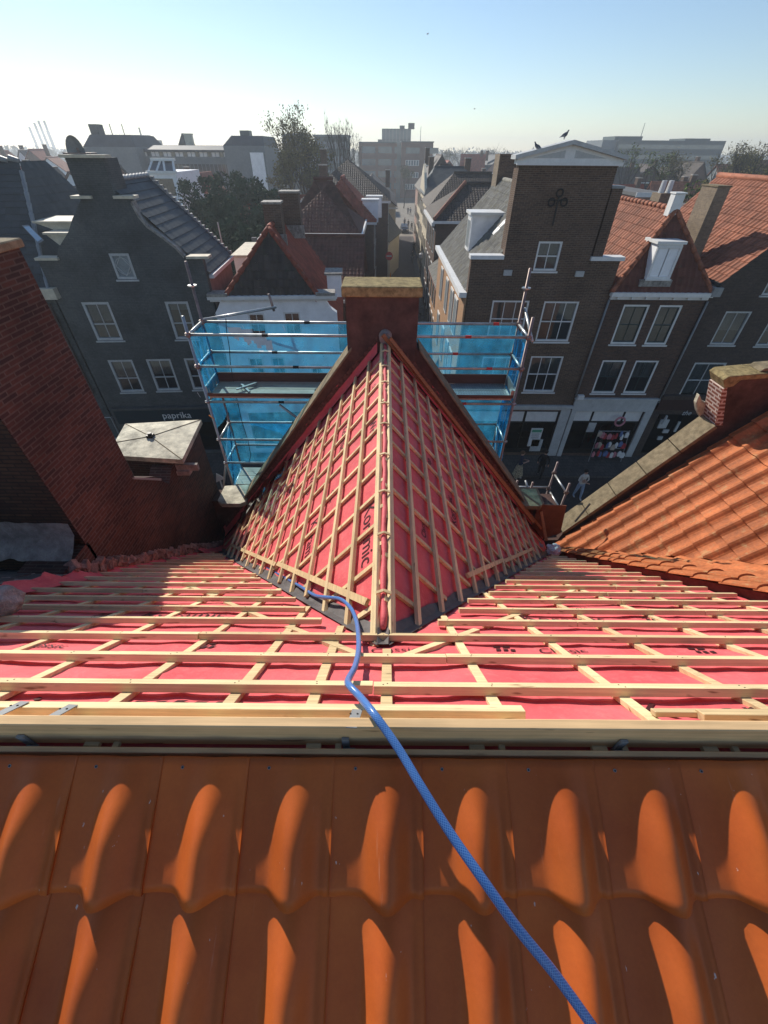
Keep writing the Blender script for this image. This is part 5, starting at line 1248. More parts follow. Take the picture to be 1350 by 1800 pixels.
# ================================================================ GENERIC HOUSES
def house_box(name,label,x0,x1,y0,y1,ze,zr,wall_m,roof_m,ridge='x',hip=0.0,yaw=0,group=None,chim=True,win=(3,2),cat='house',trim='white',real=False,seed=0,wy=None):
    ox,oy=(x0+x1)/2,y0; t=thing(name,label,cat,(ox,oy,0),yaw,group)
    a,b,L=x0-ox,x1-ox,y1-y0; rnd=random.Random(seed+int(x0*7)+int(y0))
    build(MB().box(a,b,0,L,0,ze),'wall',M[wall_m],t,world=False)
    o=.25
    if ridge=='x':
        h=hip*(L/2); r0,r1=(a-o+h,L/2,zr),(b+o-h,L/2,zr); A,B_,C_,D_=(a-o,-o,ze-.1),(b+o,-o,ze-.1),(b+o,L+o,ze-.1),(a-o,L+o,ze-.1)
        S_=[[A,B_,r1,r0],[C_,D_,r0,r1],[B_,C_,r1],[D_,A,r0]]
        if not hip: gab=[[(a+.01,.01,ze),(a+.01,L-.01,ze),(a+.01,L/2,zr-.15)],[(b-.01,.01,ze),(b-.01,L-.01,ze),(b-.01,L/2,zr-.15)]]
    else:
        h=hip*((b-a)/2); mx=(a+b)/2; r0,r1=(mx,-o+h,zr),(mx,L+o-h,zr); A,B_,C_,D_=(a-o,-o,ze-.1),(b+o,-o,ze-.1),(b+o,L+o,ze-.1),(a-o,L+o,ze-.1)
        S_=[[A,D_,r1,r0],[B_,C_,r1,r0],[A,B_,r0],[C_,D_,r1]]
        if not hip: gab=[[(a+.01,.0,ze),(b-.01,.0,ze),(mx,.0,zr-.15)],[(a+.01,L,ze),(b-.01,L,ze),(mx,L,zr-.15)]]
    if real:
        for s_ in S_[:(4 if hip else 2)]: build(tiles(s_,.25,.34,.03,4),'roof',M[roof_m],t,world=False)
        m=MB(); m.prism([Vector(p)-Vector((0,0,.06)) for p in S_[0]],(0,0,-.1)).prism([Vector(p)-Vector((0,0,.06)) for p in S_[1]],(0,0,-.1)); build(m,'roof_deck',M['browntile'],t,world=False)
    else:
        m=MB()
        for s_ in S_[:(4 if hip else 2)]: m.prism(s_,(0,0,.12))
        build(m,'roof',M[roof_m],t,world=False)
    if not hip:
        for g in gab: m=MB(); m.prism(g,(.02,0,0) if ridge=='x' else (0,.02,0)); build(m,'gable',M[wall_m],t,world=False)
    m=MB(); m.tube([Vector(r0)+Vector((0,0,.08)),Vector(r1)+Vector((0,0,.08))],.12,6); build(m,'ridge_tiles',M[roof_m],t,world=False)
    m=MB(); m.box(a-o-.05,b+o+.05,-o-.12,-o+.02,ze-.28,ze-.10); build(m,'gutter',M[trim],t,world=False)
    nx_,nz=win
    for i in range(nx_):
        for j in range(nz):
            w_=min(1.0,(b-a)/nx_*.5); cx_=a+(b-a)*(i+.5)/nx_; zz=ze-1.9-j*2.7
            if zz<.5: continue
            m=MB(); m.box(cx_-w_/2-.08,cx_+w_/2+.08,-.06,.001,zz-.08,zz+1.48); f=build(m,'window',M[trim],t,world=False)
            build(MB().box(cx_-w_/2,cx_-.03,-.068,-.061,zz,zz+1.4).box(cx_+.03,cx_+w_/2,-.068,-.061,zz,zz+1.4),'pane',M['frostdark'],f,world=False)
    if chim:
        cx_=a+(b-a)*rnd.choice((.2,.75,.85)); yy=L*.5-.4
        m=MB(); m.box(cx_-.35,cx_+.35,yy,yy+.7,zr-1.2,zr+.9); c_=build(m,'chimney_stack',M['tbrick'],t,world=False)
        m=MB(); m.box(cx_-.4,cx_+.4,yy-.05,yy+.75,zr+.901,zr+1.0); build(m,'cap',M['lead'],c_,world=False)
    return t
M['frostdark']=plain('dark pane',(.05,.06,.07),.08,.3,3,0,0,.8)
def street_windows(t,x,y0,y1,side,zs,n,mat='white',h=1.6,w_=.9):
    "windows on a wall facing the side street; world x, side=+1 wall faces +x"
    for z in zs:
        for i in range(n):
            y=y0+(y1-y0)*(i+.5)/n; xa,xb=(x-.01,x+.05) if side>0 else (x-.05,x+.01)
            m=MB(); m.box(xa,xb,y-w_/2-.08,y+w_/2+.08,z-.08,z+h+.08); f=build(m,'window',M[mat],t)
            xa,xb=(x+.051,x+.06) if side>0 else (x-.06,x-.051)
            m=MB(); m.box(xa,xb,y-w_/2,y-.03,z,z+h).box(xa,xb,y+.03,y+w_/2,z,z+h); build(m,'pane',M['frostdark'],f)
# left side of the side street
hA=house_box('brick_house','dark house with hipped brown red roof and white cornice left of the side street',-8.2,-2.2,39.0,47.5,8.0,11.1,'rbrick','browntile','x',.95,0,None,False,(0,0),real=True)
street_windows(hA,-2.2,39.6,47,1,(1.0,3.8,6.0),4)
m=MB(); m.box(-8.6,-1.95,38.62,38.76,7.66,8.02).box(-1.96,-1.82,38.62,47.8,7.66,8.02); build(m,'cornice',M['white'],hA)
hB=house_box('brick_house','dark house with red hipped roof and white dormers left of the side street',-7.4,-1.2,47.7,56,7.9,10.9,'rbrick','redroof','y',.9,0,None,True,(0,0),real=True)
street_windows(hB,-1.2,48,56,1,(1.0,3.8,6.0),4)
for (x0,y0) in ((-2.3,49.2),(-2.0,53.0)):
    m=MB(); m.box(x0,x0+1.5,y0,y0+1.2,7.6,9.3); dd=build(m,'dormer',M['whitewall'],hB)
    m=MB(); m.box(x0-.1,x0+1.6,y0-.1,y0+1.3,9.301,9.42); build(m,'dormer_roof',M['white'],dd)
hC=house_box('brick_house','large building with dark hipped roof behind the red roofs left of the side street',-9.5,.2,58.5,72,8.7,12.05,'rbrick','darktile','x',.75,0,None,True,(0,0),real=True)
street_windows(hC,.2,59,72,1,(1,3.9,6.4),6)
m=MB(); m.box(.22,.45,58.2,72.2,8.3,8.6); build(m,'cornice',M['greywhite'],hC)
hD=house_box('rendered_house','pale rendered house on the left near the square end of the side street',-6.5,1.35,74,96,6.8,9.6,'cream','darktile','y',0,0,None,True,(0,0))
street_windows(hD,1.35,75,95,1,(1,3.7),7,'greywhite')
hE=house_box('brick_house','low brick house hidden behind the white house',-7.8,-1.75,30.0,38.3,5.6,8.4,'tbrick','browntile','x',0,0,None,False,(0,0),real=True)
street_windows(hE,-1.75,30.5,38,1,(1,3.4),3)
# vertical sign with letters, no entry sign and red wraps on the left of the street
p=P(679,440,x=-1.0); 
sgn=thing('shop_sign','tall vertical shop sign with stacked dark letters on the left of the side street','sign',(p.x,p.y,0))
zt1=P(679,411,Y=p.y).z; zb1=P(679,468,Y=p.y).z; m=MB(); m.box(p.x-.28,p.x+.28,p.y,p.y+.08,zb1,zt1); bd=build(m,'board',M['greywhite'],sgn)
for i,ch_ in enumerate('SPORTS'):
    s_=(zt1-zb1)/6.4; zz=zt1-s_*(i+1)-.05; build(text_mb(ch_,s_*1.15,lambda c:(p.x-.2+c[0],p.y-.02-c[2],zz+c[1]+.08),.01),'lettering',M['black'],bd)
p=P(684,450,Y=52); ns=thing('no_entry_sign','round red no entry sign with white bar on a grey post in the side street','road sign',(p.x,p.y,0))
m=MB(); m.tube([(p.x,p.y,0),(p.x,p.y,p.z+.3)],.035,6); build(m,'post',M['zinc'],ns)
m=MB(); m.tube([(p.x,p.y-.06,p.z),(p.x,p.y-.04,p.z)],.40,20); dd=build(m,'disc',plain('sign red',(.60,.03,.03),.4,.05,3,0),ns)
m=MB(); m.box(p.x-.28,p.x+.28,p.y-.075,p.y-.061,p.z-.06,p.z+.06); build(m,'bar',M['white'],dd)
p=P(685,480,Y=48); 
for (dx_,zt2,c_,lab) in ((0,2.2,'redpl','folded red parasol standing by the left wall of the side street, nearest'),(.35,2.9,'orangepl','folded orange parasol beside the folded red one in the side street')):
    x=.15+dx_; y=50+dx_*3; m=MB(); m.tube([(x,y,.1),(x,y,.6),(x,y,1.6),(x,y,zt2)],[.05,.30,.22,.03],10); t=single(m,'parasol',M[c_],lab,'parasol',origin=(x,y,0))
# right side of the side street
def rhouse(*a,**k): return house_box(*a,**k)
hF=rhouse('brick_house','dark pantiled house with orange hip tiles, second right in the side street',4.15,13,41.5,51,8.7,10.75,'rbrick','darktile','x',.65,0,None,False,(0,0),real=True)
m=MB(); A=Vector((3.95,41.3,8.75)); Bv=Vector((6.9,46.2,10.9)); m.tube([A,Bv],.14,8); build(m,'hip_tiles',M['orange'],hF)
street_windows(hF,4.15,42,51,-1,(1,3.7,6.2),4); 
m=MB(); m.box(3.75,4.0,41.2,51.2,8.25,8.5); build(m,'gutter',M['white'],hF)
hG=rhouse('tan_house','narrow tan house with pale window surrounds, first beyond the tall tower building',3.95,9.5,32.2,41.0,5.4,7.6,'tan','slate','y',0,0,None,False,(0,0),real=True)
street_windows(hG,3.95,32.8,40.5,-1,(1,3.4),4)
hH=rhouse('brick_house','long dark roofed house with a pale ridge, third on the right of the side street',4.45,14,52,62,8.6,11.1,'cream','darktile','x',.6,0,None,False,(0,0),real=True)
street_windows(hH,4.45,52.5,61.5,-1,(1,3.8,6.4),4,'cream')
hI=rhouse('cream_house','cream fronted house with a curved gable line, fourth on the right of the side street',4.75,11,62.3,72,8.9,11.3,'cream','blackslate','x',.3,0,None,True,(0,0))
street_windows(hI,4.75,63,71.5,-1,(1,3.8,6.6),4,'cream')
m=MB(); m.prism([(4.6,62.5,8.9),(4.6,71.8,8.9),(4.6,69,10.9),(4.6,67.2,11.7),(4.6,65.2,10.9)],(.3,0,0)); build(m,'gable',M['cream'],hI)
hJ=rhouse('cream_house','pale house with dark hipped roof, fifth on the right of the side street',5.05,12,72.3,84,8.4,11.3,'cream','darktile','x',.5,0,None,True,(0,0))
street_windows(hJ,5.05,73,83.5,-1,(1,3.8,6.4),5,'cream')
hK=rhouse('pointed_house','tall pointed brown roof near the far end of the side street on the right',5.4,12,84.3,97,8.0,12.3,'pinkwall','darktile','y',.5,0,None,True,(0,0))
street_windows(hK,5.4,85,96.5,-1,(1,3.8),5,'cream')
# car and people in the side street
car=thing('parked_car','small dark car with pale windscreen standing far down the side street','car',(3.7,101,0))
x,y=3.75,101.5
m=MB(); vs=[]
prof_=[(-.82,.35),(-.85,.75),(-.74,.95),(-.62,1.42),(.62,1.42),(.74,.95),(.85,.75),(.82,.35)]
secs=[(0,.62,.72),(.35,.96,.85),(.95,1.0,.92),(1.5,1.0,1.42),(2.9,1.0,1.45),(3.7,.98,1.0),(4.0,.9,.8)]
for (dy,wf_,hf) in secs:
    for (px_,pz) in prof_: vs.append((x+px_*wf_,y+dy,min(pz,hf) if pz>.8 else pz))
m.add(vs,[[i*8+k,i*8+(k+1)%8,i*8+8+(k+1)%8,i*8+8+k] for i in range(6) for k in range(8)]+[list(range(8))[::-1],[48+k for k in range(8)]])
build(m,'body',plain('dark car paint',(.025,.03,.04),.25,.1,3,0,.3,.6),car,bevel=.02)
m=MB(); m.poly([(x-.66,y+.97,.98),(x+.66,y+.97,.98),(x+.58,y+1.46,1.40),(x-.58,y+1.46,1.40)]); build(m,'windscreen',plain('pale windscreen',(.35,.42,.48),.1,.1,2,0,0,.8),car)
for s_ in (-1,1):
    m=MB(); m.box(x+s_*.55-.13,x+s_*.55+.13,y-.03,y+.02,.58,.72); build(m,'headlight',M['white'],car)
    for dy in (.75,3.2):
        m=MB(); m.tube([(x+s_*.72,y+dy,.31),(x+s_*.88,y+dy,.31)],.31,14); wl=build(m,'wheel',M['black'],car)
        m=MB(); m.tube([(x+s_*.885,y+dy,.31),(x+s_*.895,y+dy,.31)],.18,10); build(m,'rim',M['zinc'],wl)
# ================================================================ PEOPLE
M['skin']=plain('skin',(.50,.30,.22),.6,.1,5,0); M['hairdark']=plain('dark hair',(.03,.02,.015),.6,.2,30,0); M['hairbrown']=plain('brown hair',(.12,.065,.035),.6,.2,30,0)
M['tee']=plain('cream shirt',(.62,.58,.52),.85,.1,6,0); M['jeans']=plain('pale blue jeans',(.30,.38,.50),.85,.15,6,0); M['blackc']=plain('black clothing',(.018,.018,.020),.85,.2,6,0)
M['navy']=plain('navy clothing',(.03,.04,.07),.85,.2,6,0); M['patt']=plain('patterned skirt',(.42,.36,.24),.85,.9,14,0); M['shoe']=plain('light shoes',(.55,.53,.50),.6,.1,6,0); M['dkgrey']=plain('dark grey coat',(.06,.06,.065),.85,.2,6,0)
def person(loc,rot,label,top,leg,hair,stride=.18,arms='down',near=False,hl_=.10,group=None,bend=0,skirt=False,seat=False):
    pts=[(0,0,.95),(0,-.01,1.10),(0,0,1.30),(0,.01,1.45),(0,0,1.53),(0,-.01,1.62),(0,-.005,1.70)]
    rad=[(.15,.11),(.135,.10),(.165,.11),(.085,.07),(.052,.052),(.078,.095),(.065,.08)]
    ed=[(0,1),(1,2),(2,3),(3,4),(4,5),(5,6)]
    hands=[]
    for s in (-1,1):
        b=len(pts)
        if arms=='down': el,wr=(s*.27,.03*s,1.14),(s*.27,-.08,.90)
        elif arms=='folded': el,wr=(s*.26,-.04,1.14),(-s*.02,-.24,1.16+.03*s)
        elif arms=='bars': el,wr=(s*.26,-.16,1.18),(s*.24,-.40,1.08)
        else: el,wr=(s*.25,-.05,1.12),(s*.10,-.26,1.20)
        w_=Vector(wr); dd=(w_-Vector(el)).normalized(); hd=w_+dd*.08
        pts+=[(s*.17,0,1.40),el,wr,tuple(hd)]; rad+=[(.058,.055),(.043,.04),(.030,.026),(.040,.020)]
        ed+=[(2,b),(b,b+1),(b+1,b+2),(b+2,b+3)]; hands.append(w_)
        if near:
            sd_=Vector((1,0,0)) if arms!='folded' else Vector((0,0,1))
            for q,ln in ((-.026,.060),(-.009,.072),(.009,.068),(.026,.052)):
                c=len(pts); p1=hd+sd_*q+dd*.03; p2=p1+dd*ln*.5; p3=p2+(dd+Vector((0,-.5,-.3))).normalized()*ln*.5
                pts+=[tuple(p1),tuple(p2),tuple(p3)]; rad+=[.0095,.009,.0075]; ed+=[(b+3,c),(c,c+1),(c+1,c+2)]
            c=len(pts); p1=w_+dd*.03+Vector((0,-.03,.0)); p2=p1+dd*.04+Vector((0,-.03,0)); pts+=[tuple(p1),tuple(p2)]; rad+=[.012,.009]; ed+=[(b+2,c),(c,c+1)]
    for s in (-1,1):
        b=len(pts); f=stride*s
        if seat: kn,an=(s*.13,-.38+.10*s,.80+.12*s),(s*.12,-.25+.14*s,.40+.14*s)
        else: kn,an=(s*.11,-f*.55-.02,.50),(s*.11,-f if f>0 else -f+.0,.09 if f>=0 else .13)
        pts+=[(s*.095,0,.88),kn,an,(an[0],an[1]-.15,an[2]-.05)]; rad+=[(.095,.10),(.066,.07),(.042,.045),(.042,.028)]
        ed+=[(0,b),(b,b+1),(b+1,b+2),(b+2,b+3)]
    # nose
    pts.append((0,-.105,1.615)); rad.append(.014); ed.append((5,len(pts)-1))
    def fn(c):
        if c.z>1.50: return 2
        for h in hands:
            if (c-h).length<.17 and (c-h).dot(Vector((0,0,1)))<.05 and (c-h).length>.0 and c.z>.6: 
                if (arms!='down') or c.z<.92: return 2
        if c.z<.11 and not seat: return 3
        if c.z<.96 and abs(c.x)<.235: return 1
        return 0
    o=skin('person',ed,pts,rad,[M[top],M[leg],M['skin'],M['shoe']],loc,rot,label,'person',fn,2 if near else 1,group)
    bm=bmesh.new(); bmesh.ops.create_icosphere(bm,subdivisions=3,radius=1)
    for v in bm.verts:
        c=v.co; v.co=Vector((c.x*.098,c.y*.115+.022,1.655+c.z*.098)); 
        if c.y<-.15 and c.z<.45: v.co.y=max(v.co.y,-.03)
        if c.z<0: v.co.z-= hl_*(-c.z)
    m=MB(); bm.verts.index_update(); m.v=[v.co.copy() for v in bm.verts]; m.f=[[v.index for v in f.verts] for f in bm.faces]; m.m=[0]*len(m.f); bm.free()
    build(m,'hair',M[hair],o,world=False,smooth=True)
    if near:
        m=MB()
        for s in (-1,1): m.tube([(s*.032,-.093,1.635),(s*.032,-.101,1.635)],.009,8)
        build(m,'eyes',M['black'],o,world=False)
        m=MB(); m.box(-.024,.024,-.103,-.092,1.573,1.579); build(m,'mouth',M['redpl'],o,world=False)
    if skirt:
        m=MB(); n=18; rg=[(.96,.15,.11),(.75,.22,.18),(.50,.27,.23),(.30,.30,.26)]
        vs=[(a*math.cos(2*math.pi*k/n)*(1+.05*math.sin(k*3)),b*math.sin(2*math.pi*k/n)*(1+.05*math.sin(k*3)),z) for z,a,b in rg for k in range(n)]
        m.add(vs,[[i*n+(k+1)%n,i*n+k,(i+1)*n+k,(i+1)*n+(k+1)%n] for i in range(3) for k in range(n)]); build(m,'skirt',M['patt'],o,world=False,smooth=True)
    return o
person((9.56,15.89,.01),.15,'person in a cream top and pale blue jeans with folded arms crossing the main street','tee','jeans','hairdark',.14,'folded',True,.05)
person((8.15,17.55,.01),2.6,'person in black clothes with light shoes walking before the poster shop','blackc','blackc','hairdark',.26,'down',True,.12)
person((6.95,17.45,.01),1.2,'person in a patterned beige skirt and dark top beside the scaffold netting','navy','patt','hairbrown',.1,'carry',True,.14,skirt=True)
for (x,y,r_,t_,l_,lab) in ((4.75,107.7,0,'blackc','blackc','person in black walking right behind the car in the side street'),(5.35,104.6,.2,'blackc','navy','person in black and navy, nearest of the walkers beside the car'),(6.25,108.9,-.2,'dkgrey','blackc','person in dark grey, rightmost of the walkers near the car'),
   (4.05,110.5,.1,'dkgrey','navy','person in grey coat, leftmost of the walkers behind the car'),(5.7,133.7,0,'blackc','navy','left one of two distant walkers on the shaded square'),(6.3,132.5,.3,'navy','blackc','right one of two distant walkers on the shaded square'),
   (4.55,79.5,3.0,'blackc','blackc','lone walker in black in the middle of the side street')):
    person((x,y,.02),r_,lab,t_,l_,'hairdark',.2)
def bicycle(loc,rot,label,frame='black',group=None):
    t=thing('bicycle',label,'bicycle',loc,rot,group)
    for y in (-.52,.52):
        m=MB(); m.tube([(0,y+.33*math.cos(a*math.pi/12),.35+.33*math.sin(a*math.pi/12)) for a in range(25)],.018,6,0,False)
        for a in range(8): m.tube([(0,y,.35),(0,y+.32*math.cos(a*math.pi/4),.35+.32*math.sin(a*math.pi/4))],.004,4)
        build(m,'wheel',M['black'],t,world=False)
    m=MB(); m.tube([(0,.52,.35),(0,.05,.32),(0,-.42,.82),(0,-.52,.35)],.018,6); m.tube([(0,.05,.32),(0,.18,.88)],.018,6); m.tube([(0,.52,.35),(0,.16,.80),(0,-.40,.80)],.016,6); build(m,'frame',M[frame],t,world=False)
    m=MB(); m.tube([(-.27,-.28,1.05),(-.12,-.42,1.02),(.12,-.42,1.02),(.27,-.28,1.05)],.014,6); m.tube([(0,-.42,.8),(0,-.42,1.02)],.015,6); build(m,'handlebar',M['zinc'],t,world=False)
    m=MB(); m.tube([(0,.02,.92),(0,.20,.93),(0,.30,.94)],[.02,.06,.08],8); build(m,'saddle',M['black'],t,world=False)
    return t
bicycle((3.95,71.5,.02),.0,'bicycle ridden by a person in dark grey up the side street')
person((3.95,71.62,.08),0,'person in dark grey riding the bicycle up the side street','dkgrey','navy','hairdark',.1,'bars',False,.06,None,0,False,True)
p=P(738,548,z=0); bicycle((3.45,45.4,.02),1.2,'black bicycle parked by the chimney edge at the foot of the tan houses')
bicycle((3.6,43.0,.02),1.5,'second black bicycle parked nearer by the tan house wall')
# street lamps
for (x,y,lab) in ((5.0,75,'slim dark street lamp on the right side of the side street, farther one'),(3.6,49,'slim dark street lamp on the right side of the side street, nearer one')):
    t=thing('street_lamp',lab,'street lamp',(x,y,0)); m=MB(); m.tube([(x,y,0),(x,y,4.6)],[.06,.035],8); build(m,'pole',M['black'],t)
    m=MB(); m.tube([(x,y,4.6),(x,y,4.7),(x,y,5.0),(x,y,5.1)],[.08,.20,.24,.05],10); build(m,'lantern',M['greywhite'],t)
# ================================================================ FAR TOWN
M['slatefar']=plain('far blue slate',(.05,.062,.075),.7,.25,.6,0); M['brickfar']=plain('far brick',(.17,.095,.07),.9,.2,.5,0); M['glassfar']=plain('far glass',(.10,.15,.17),.15,.3,.3,0,0,.9)
M['greyfar']=plain('far grey facade',(.16,.185,.20),.8,.15,.4,0); M['darkfar']=plain('far dark cladding',(.06,.085,.09),.4,.2,.3,0)
def px(u,v,Y): q=P(u,v,Y=Y); return q.x,q.z
# long slate roofed building behind the left gable
Yl=95; xa=px(150,262,Yl)[0]; xb=px(462,262,Yl)[0]; zr=px(300,255,Yl)[1]; ze=px(300,263,Yl)[1]; zb=px(300,275,Yl)[1]
t=thing('long_building','long slate roofed building with a band of lit windows behind the trees on the left','building',((xa+xb)/2,Yl,0))
m=MB(); m.box(xa,xb,Yl,Yl+14,0,ze); build(m,'wall',M['greyfar'],t)
m=MB(); m.prism([(xa-.3,Yl-.4,ze),(xb+.3,Yl-.4,ze),(xb,Yl+4,zr),(xa,Yl+4,zr)],(0,.0,-.3)); m.box(xa,xb,Yl+3.9,Yl+14,ze,zr); build(m,'roof',M['slatefar'],t)
n=44
for i in range(n):
    x=xa+(xb-xa)*(i+.5)/n; build(MB().box(x-.28,x+.28,Yl-.06,Yl+.0,zb,ze-.12),'window',M['white'] if i%3 else M['frostdark'],t); build(MB().box(x-.28,x+.28,Yl-.06,Yl+.0,zb-2.6,zb-1.0),'window',M['frostdark'],t)
def mansard(u0,u1,ut0,ut1,vb,vt,Y,label,wallm='greyfar',vw=300):
    xa,zb_=px(u0,vb,Y); xb,_=px(u1,vb,Y); ta,zt_=px(ut0,vt,Y); tb_,_=px(ut1,vt,Y)
    t=thing('mansard_building',label,'building',((xa+xb)/2,Y,0)); m=MB(); m.box(xa,xb,Y,Y+12,0,zb_); build(m,'wall',M[wallm],t)
    m=MB(); L=[(xa,Y,zb_),(xb,Y,zb_),(xb,Y+12,zb_),(xa,Y+12,zb_)]; T_=[(ta,Y+1.5,zt_),(tb_,Y+1.5,zt_),(tb_,Y+10.5,zt_),(ta,Y+10.5,zt_)]
    m.add(L+T_,[[0,1,5,4],[1,2,6,5],[2,3,7,6],[3,0,4,7],[4,5,6,7],[3,2,1,0]]); build(m,'roof',M['slatefar'],t); return t,ta,tb_,zt_
t,a,b,z=mansard(146,238,149,222,258,236,92,'tall slate mansard block rising above the long building near the disc')
m=MB(); m.box(a,a+1.4,94,96,z-.2,z+1.3); build(m,'chimney_stack',M['slatefar'],t)
for q in (.45,.75): m=MB(); m.tube([(a+(b-a)*q,95,z),(a+(b-a)*q,95,z+1.4)],.07,5); build(m,'aerial',M['black'],t)
t,a,b,z=mansard(392,464,402,458,256,238,93,'slate mansard block at the right end of the long building','greyfar')
m=MB(); m.box(b-4.2,b-2.6,96,98,z,z+.7); build(m,'roof_hatch',M['darkfar'],t)
m=MB(); x0,_=px(441,280,92.9); x1,_=px(464,280,92.9); m.box(x0,x1,92.8,92.99,3,px(450,268,92.9)[1]); build(m,'pale_panel',M['whitewall'],t)
xs,z1=px(319,234,110); m=MB(); m.prism([(xs-2.2,110,z1-3.2),(xs+1.5,110,z1-3.2),(xs,110,z1)],(0,4,0)); single(m,'spire',M['slatefar'],'small pointed dark spire on the skyline left of centre','spire',origin=(xs,110,z1-3))
xs,z1=px(329,237,109); m=MB(); m.box(xs-.7,xs+.7,109,110,z1-3,z1).box(xs-.8,xs+.8,108.9,110.1,z1,z1+.2); single(m,'chimney_stack',M['cream'],'pale square chimney just right of the pointed spire','chimney',origin=(xs,109,z1-3))
xs,z1=px(247,246,300); m=MB(); m.box(xs-10,xs+9,300,306,0,z1).box(xs-5,xs+4,300.5,305,z1,z1+2).box(xs-.3,xs+.3,302,302.6,z1+2,z1+5); single(m,'far_building',M['darkfar'],'stepped far building with a mast beyond the long slate roof','building',origin=(xs,300,0))
# white dormered facade in front of the long building
Yd=62; x0,zt1=px(255,283,Yd); x1,_=px(296,283,Yd); x2,zb1=px(262,302,Yd); x3,_=px(308,302,Yd)
t=thing('white_house','white house with tall framed attic windows behind the charcoal gable roof','house',((x0+x1)/2,Yd,0))
m=MB(); m.box(x0,x3,Yd,Yd+8,0,zb1); build(m,'wall',M['whitewall'],t)
m=MB(); m.prism([(x0,Yd,zb1),(x3,Yd,zb1),(x3-.4,Yd+1.2,zt1),(x0+.4,Yd+1.2,zt1)],(0,.3,.1)); build(m,'attic_front',M['frostdark'],t)
for q in (0,.3,.62,.97):
    m=MB(); xx=x0+(x3-x0)*q; m.beam((xx,Yd-.05,zb1),(xx+(.4 if q<.5 else -.4)*.8,Yd+1.1,zt1+.02),.22,.1,(0,-1,.6)); build(m,'frame_bar',M['white'],t)
m=MB(); m.box(x0-.2,x3+.2,Yd-.25,Yd-.001,zb1-.15,zb1+.1).box(x0+.2,x3-.2,Yd+1.0,Yd+1.5,zt1,zt1+.25); build(m,'cornice',M['white'],t)
for i in range(3):
    for j in range(2):
        xx=x0+.5+(x3-x0-1)*(i+.5)/3; m=MB(); m.box(xx-.35,xx+.35,Yd-.05,Yd-.001,zb1-2.2-j*2.8,zb1-.6-j*2.8); build(m,'window',M['frostdark'],t)
# flats behind the big tree
for (u0,u1,vt,Y,lab) in ((496,532,238,150,'dark flats block left half hidden by the big budding tree'),(552,610,240,150,'dark flats block between the bare tree and the big tree')):
    xa,zt1=px(u0,vt,Y); xb,_=px(u1,vt,Y); t=thing('flats_block',lab,'building',((xa+xb)/2,Y,0)); build(MB().box(xa,xb,Y,Y+12,0,zt1),'wall',M['darkfar'],t)
    m=MB(); m.box(xa-.3,xb+.3,Y-.3,Y+12.3,zt1,zt1+.4); build(m,'roof_edge',M['greyfar'],t)
    for i in range(4):
        for j in range(3): m=MB(); xx=xa+(xb-xa)*(i+.5)/4; m.box(xx-.9,xx+.9,Y-.1,Y-.001,zt1-2.4-3*j,zt1-1.0-3*j); build(m,'window',M['greyfar'],t)
# brick office and glass tower at the end of the street
Yo=185; xa,z1=px(630,251,Yo); xb,_=px(706,251,Yo); xc,z2=px(762,251,Yo)
t=thing('brick_office','red brick office block with glazed bays closing the end of the side street','office building',((xa+xc)/2,Yo,0))
build(MB().box(xa,xb-1.5,Yo+2,Yo+16,0,z1),'wall',M['brickfar'],t); build(MB().box(xb,xc,Yo,Yo+16,0,z1+.2),'wall',M['brickfar'],t); build(MB().box(xb-1.5,xb,Yo+3,Yo+14,0,z1),'glass_stair',M['glassfar'],t)
m=MB(); m.box(xb-.2,xc+.2,Yo-.2,Yo+16,z1+.21,z1+.5).box(xa,xb-1.6,Yo+1.8,Yo+16,z1+.01,z1+.3); build(m,'roof_edge',M['darkfar'],t)
for j in range(4):
    for i in range(2):
        w0=xb+1.5+i*6.4; m=MB(); m.box(w0,w0+4.6,Yo-.06,Yo-.001,z1-2.6-j*3.2,z1-1.1-j*3.2); f=build(m,'window',M['white'] if j else M['glassfar'],t)
        if j:
            m=MB(); [m.box(w0+.15+k*.9,w0+.8+k*.9,Yo-.08,Yo-.061,z1-2.5-j*3.2,z1-1.2-j*3.2) for k in range(5)]; build(m,'pane',M['glassfar'],f)
    for i in range(3):
        w0=xa+1+i*5.6; m=MB(); m.box(w0,w0+4.6,Yo+1.94,Yo+1.999,z1-2.6-j*3.2,z1-.9-j*3.2); build(m,'window',M['glassfar'],t)
Yt=225; xa,z1=px(672,226,Yt); xb,_=px(722,226,Yt)
t=thing('glass_tower','blue grey glass office tower with plant on its roof behind the brick office','office tower',((xa+xb)/2,Yt,0))
build(MB().box(xa,xb,Yt,Yt+14,0,z1),'curtain_wall',M['glassfar'],t)
for i in range(9):
    xx=xa+(xb-xa)*i/8; build(MB().box(xx-.16,xx+.16,Yt-.2,Yt-.001,8,z1),'fin',M['greyfar'],t)
for j in range(3): build(MB().box(xa,xb,Yt-.13,Yt-.0005,z1-.5-3*j,z1-.05-3*j),'floor_band',M['darkfar'],t)
m=MB(); m.box(xa+7,xa+9,Yt+2,Yt+4,z1,z1+1.0); build(m,'roof_plant',M['darkfar'],t); m=MB(); m.box(xa+10.5,xa+13,Yt+3,Yt+5,z1,z1+1.8); build(m,'roof_plant',M['black'],t)
m=MB(); m.box(xa-1.8,xa-.01,Yt+1,Yt+5,z1-5,z1-3.2).box(xa-1.2,xa-.01,Yt+1,Yt+5,z1-8.5,z1-6.5); build(m,'balcony',M['darkfar'],t)
x,z=px(740,222,240); m=MB(); m.tube([(x,240,0),(x,240,z)],[.3,.08],6); single(m,'radio_mast',M['greyfar'],'thin radio mast right of the glass tower','mast',origin=(x,240,0))
x,z=px(1134,216,230); m=MB(); m.tube([(x,230,0),(x,230,z)],[.35,.1],6); single(m,'radio_mast',M['greyfar'],'thin leaning looking mast above the green glass office on the right','mast',origin=(x,230,0))
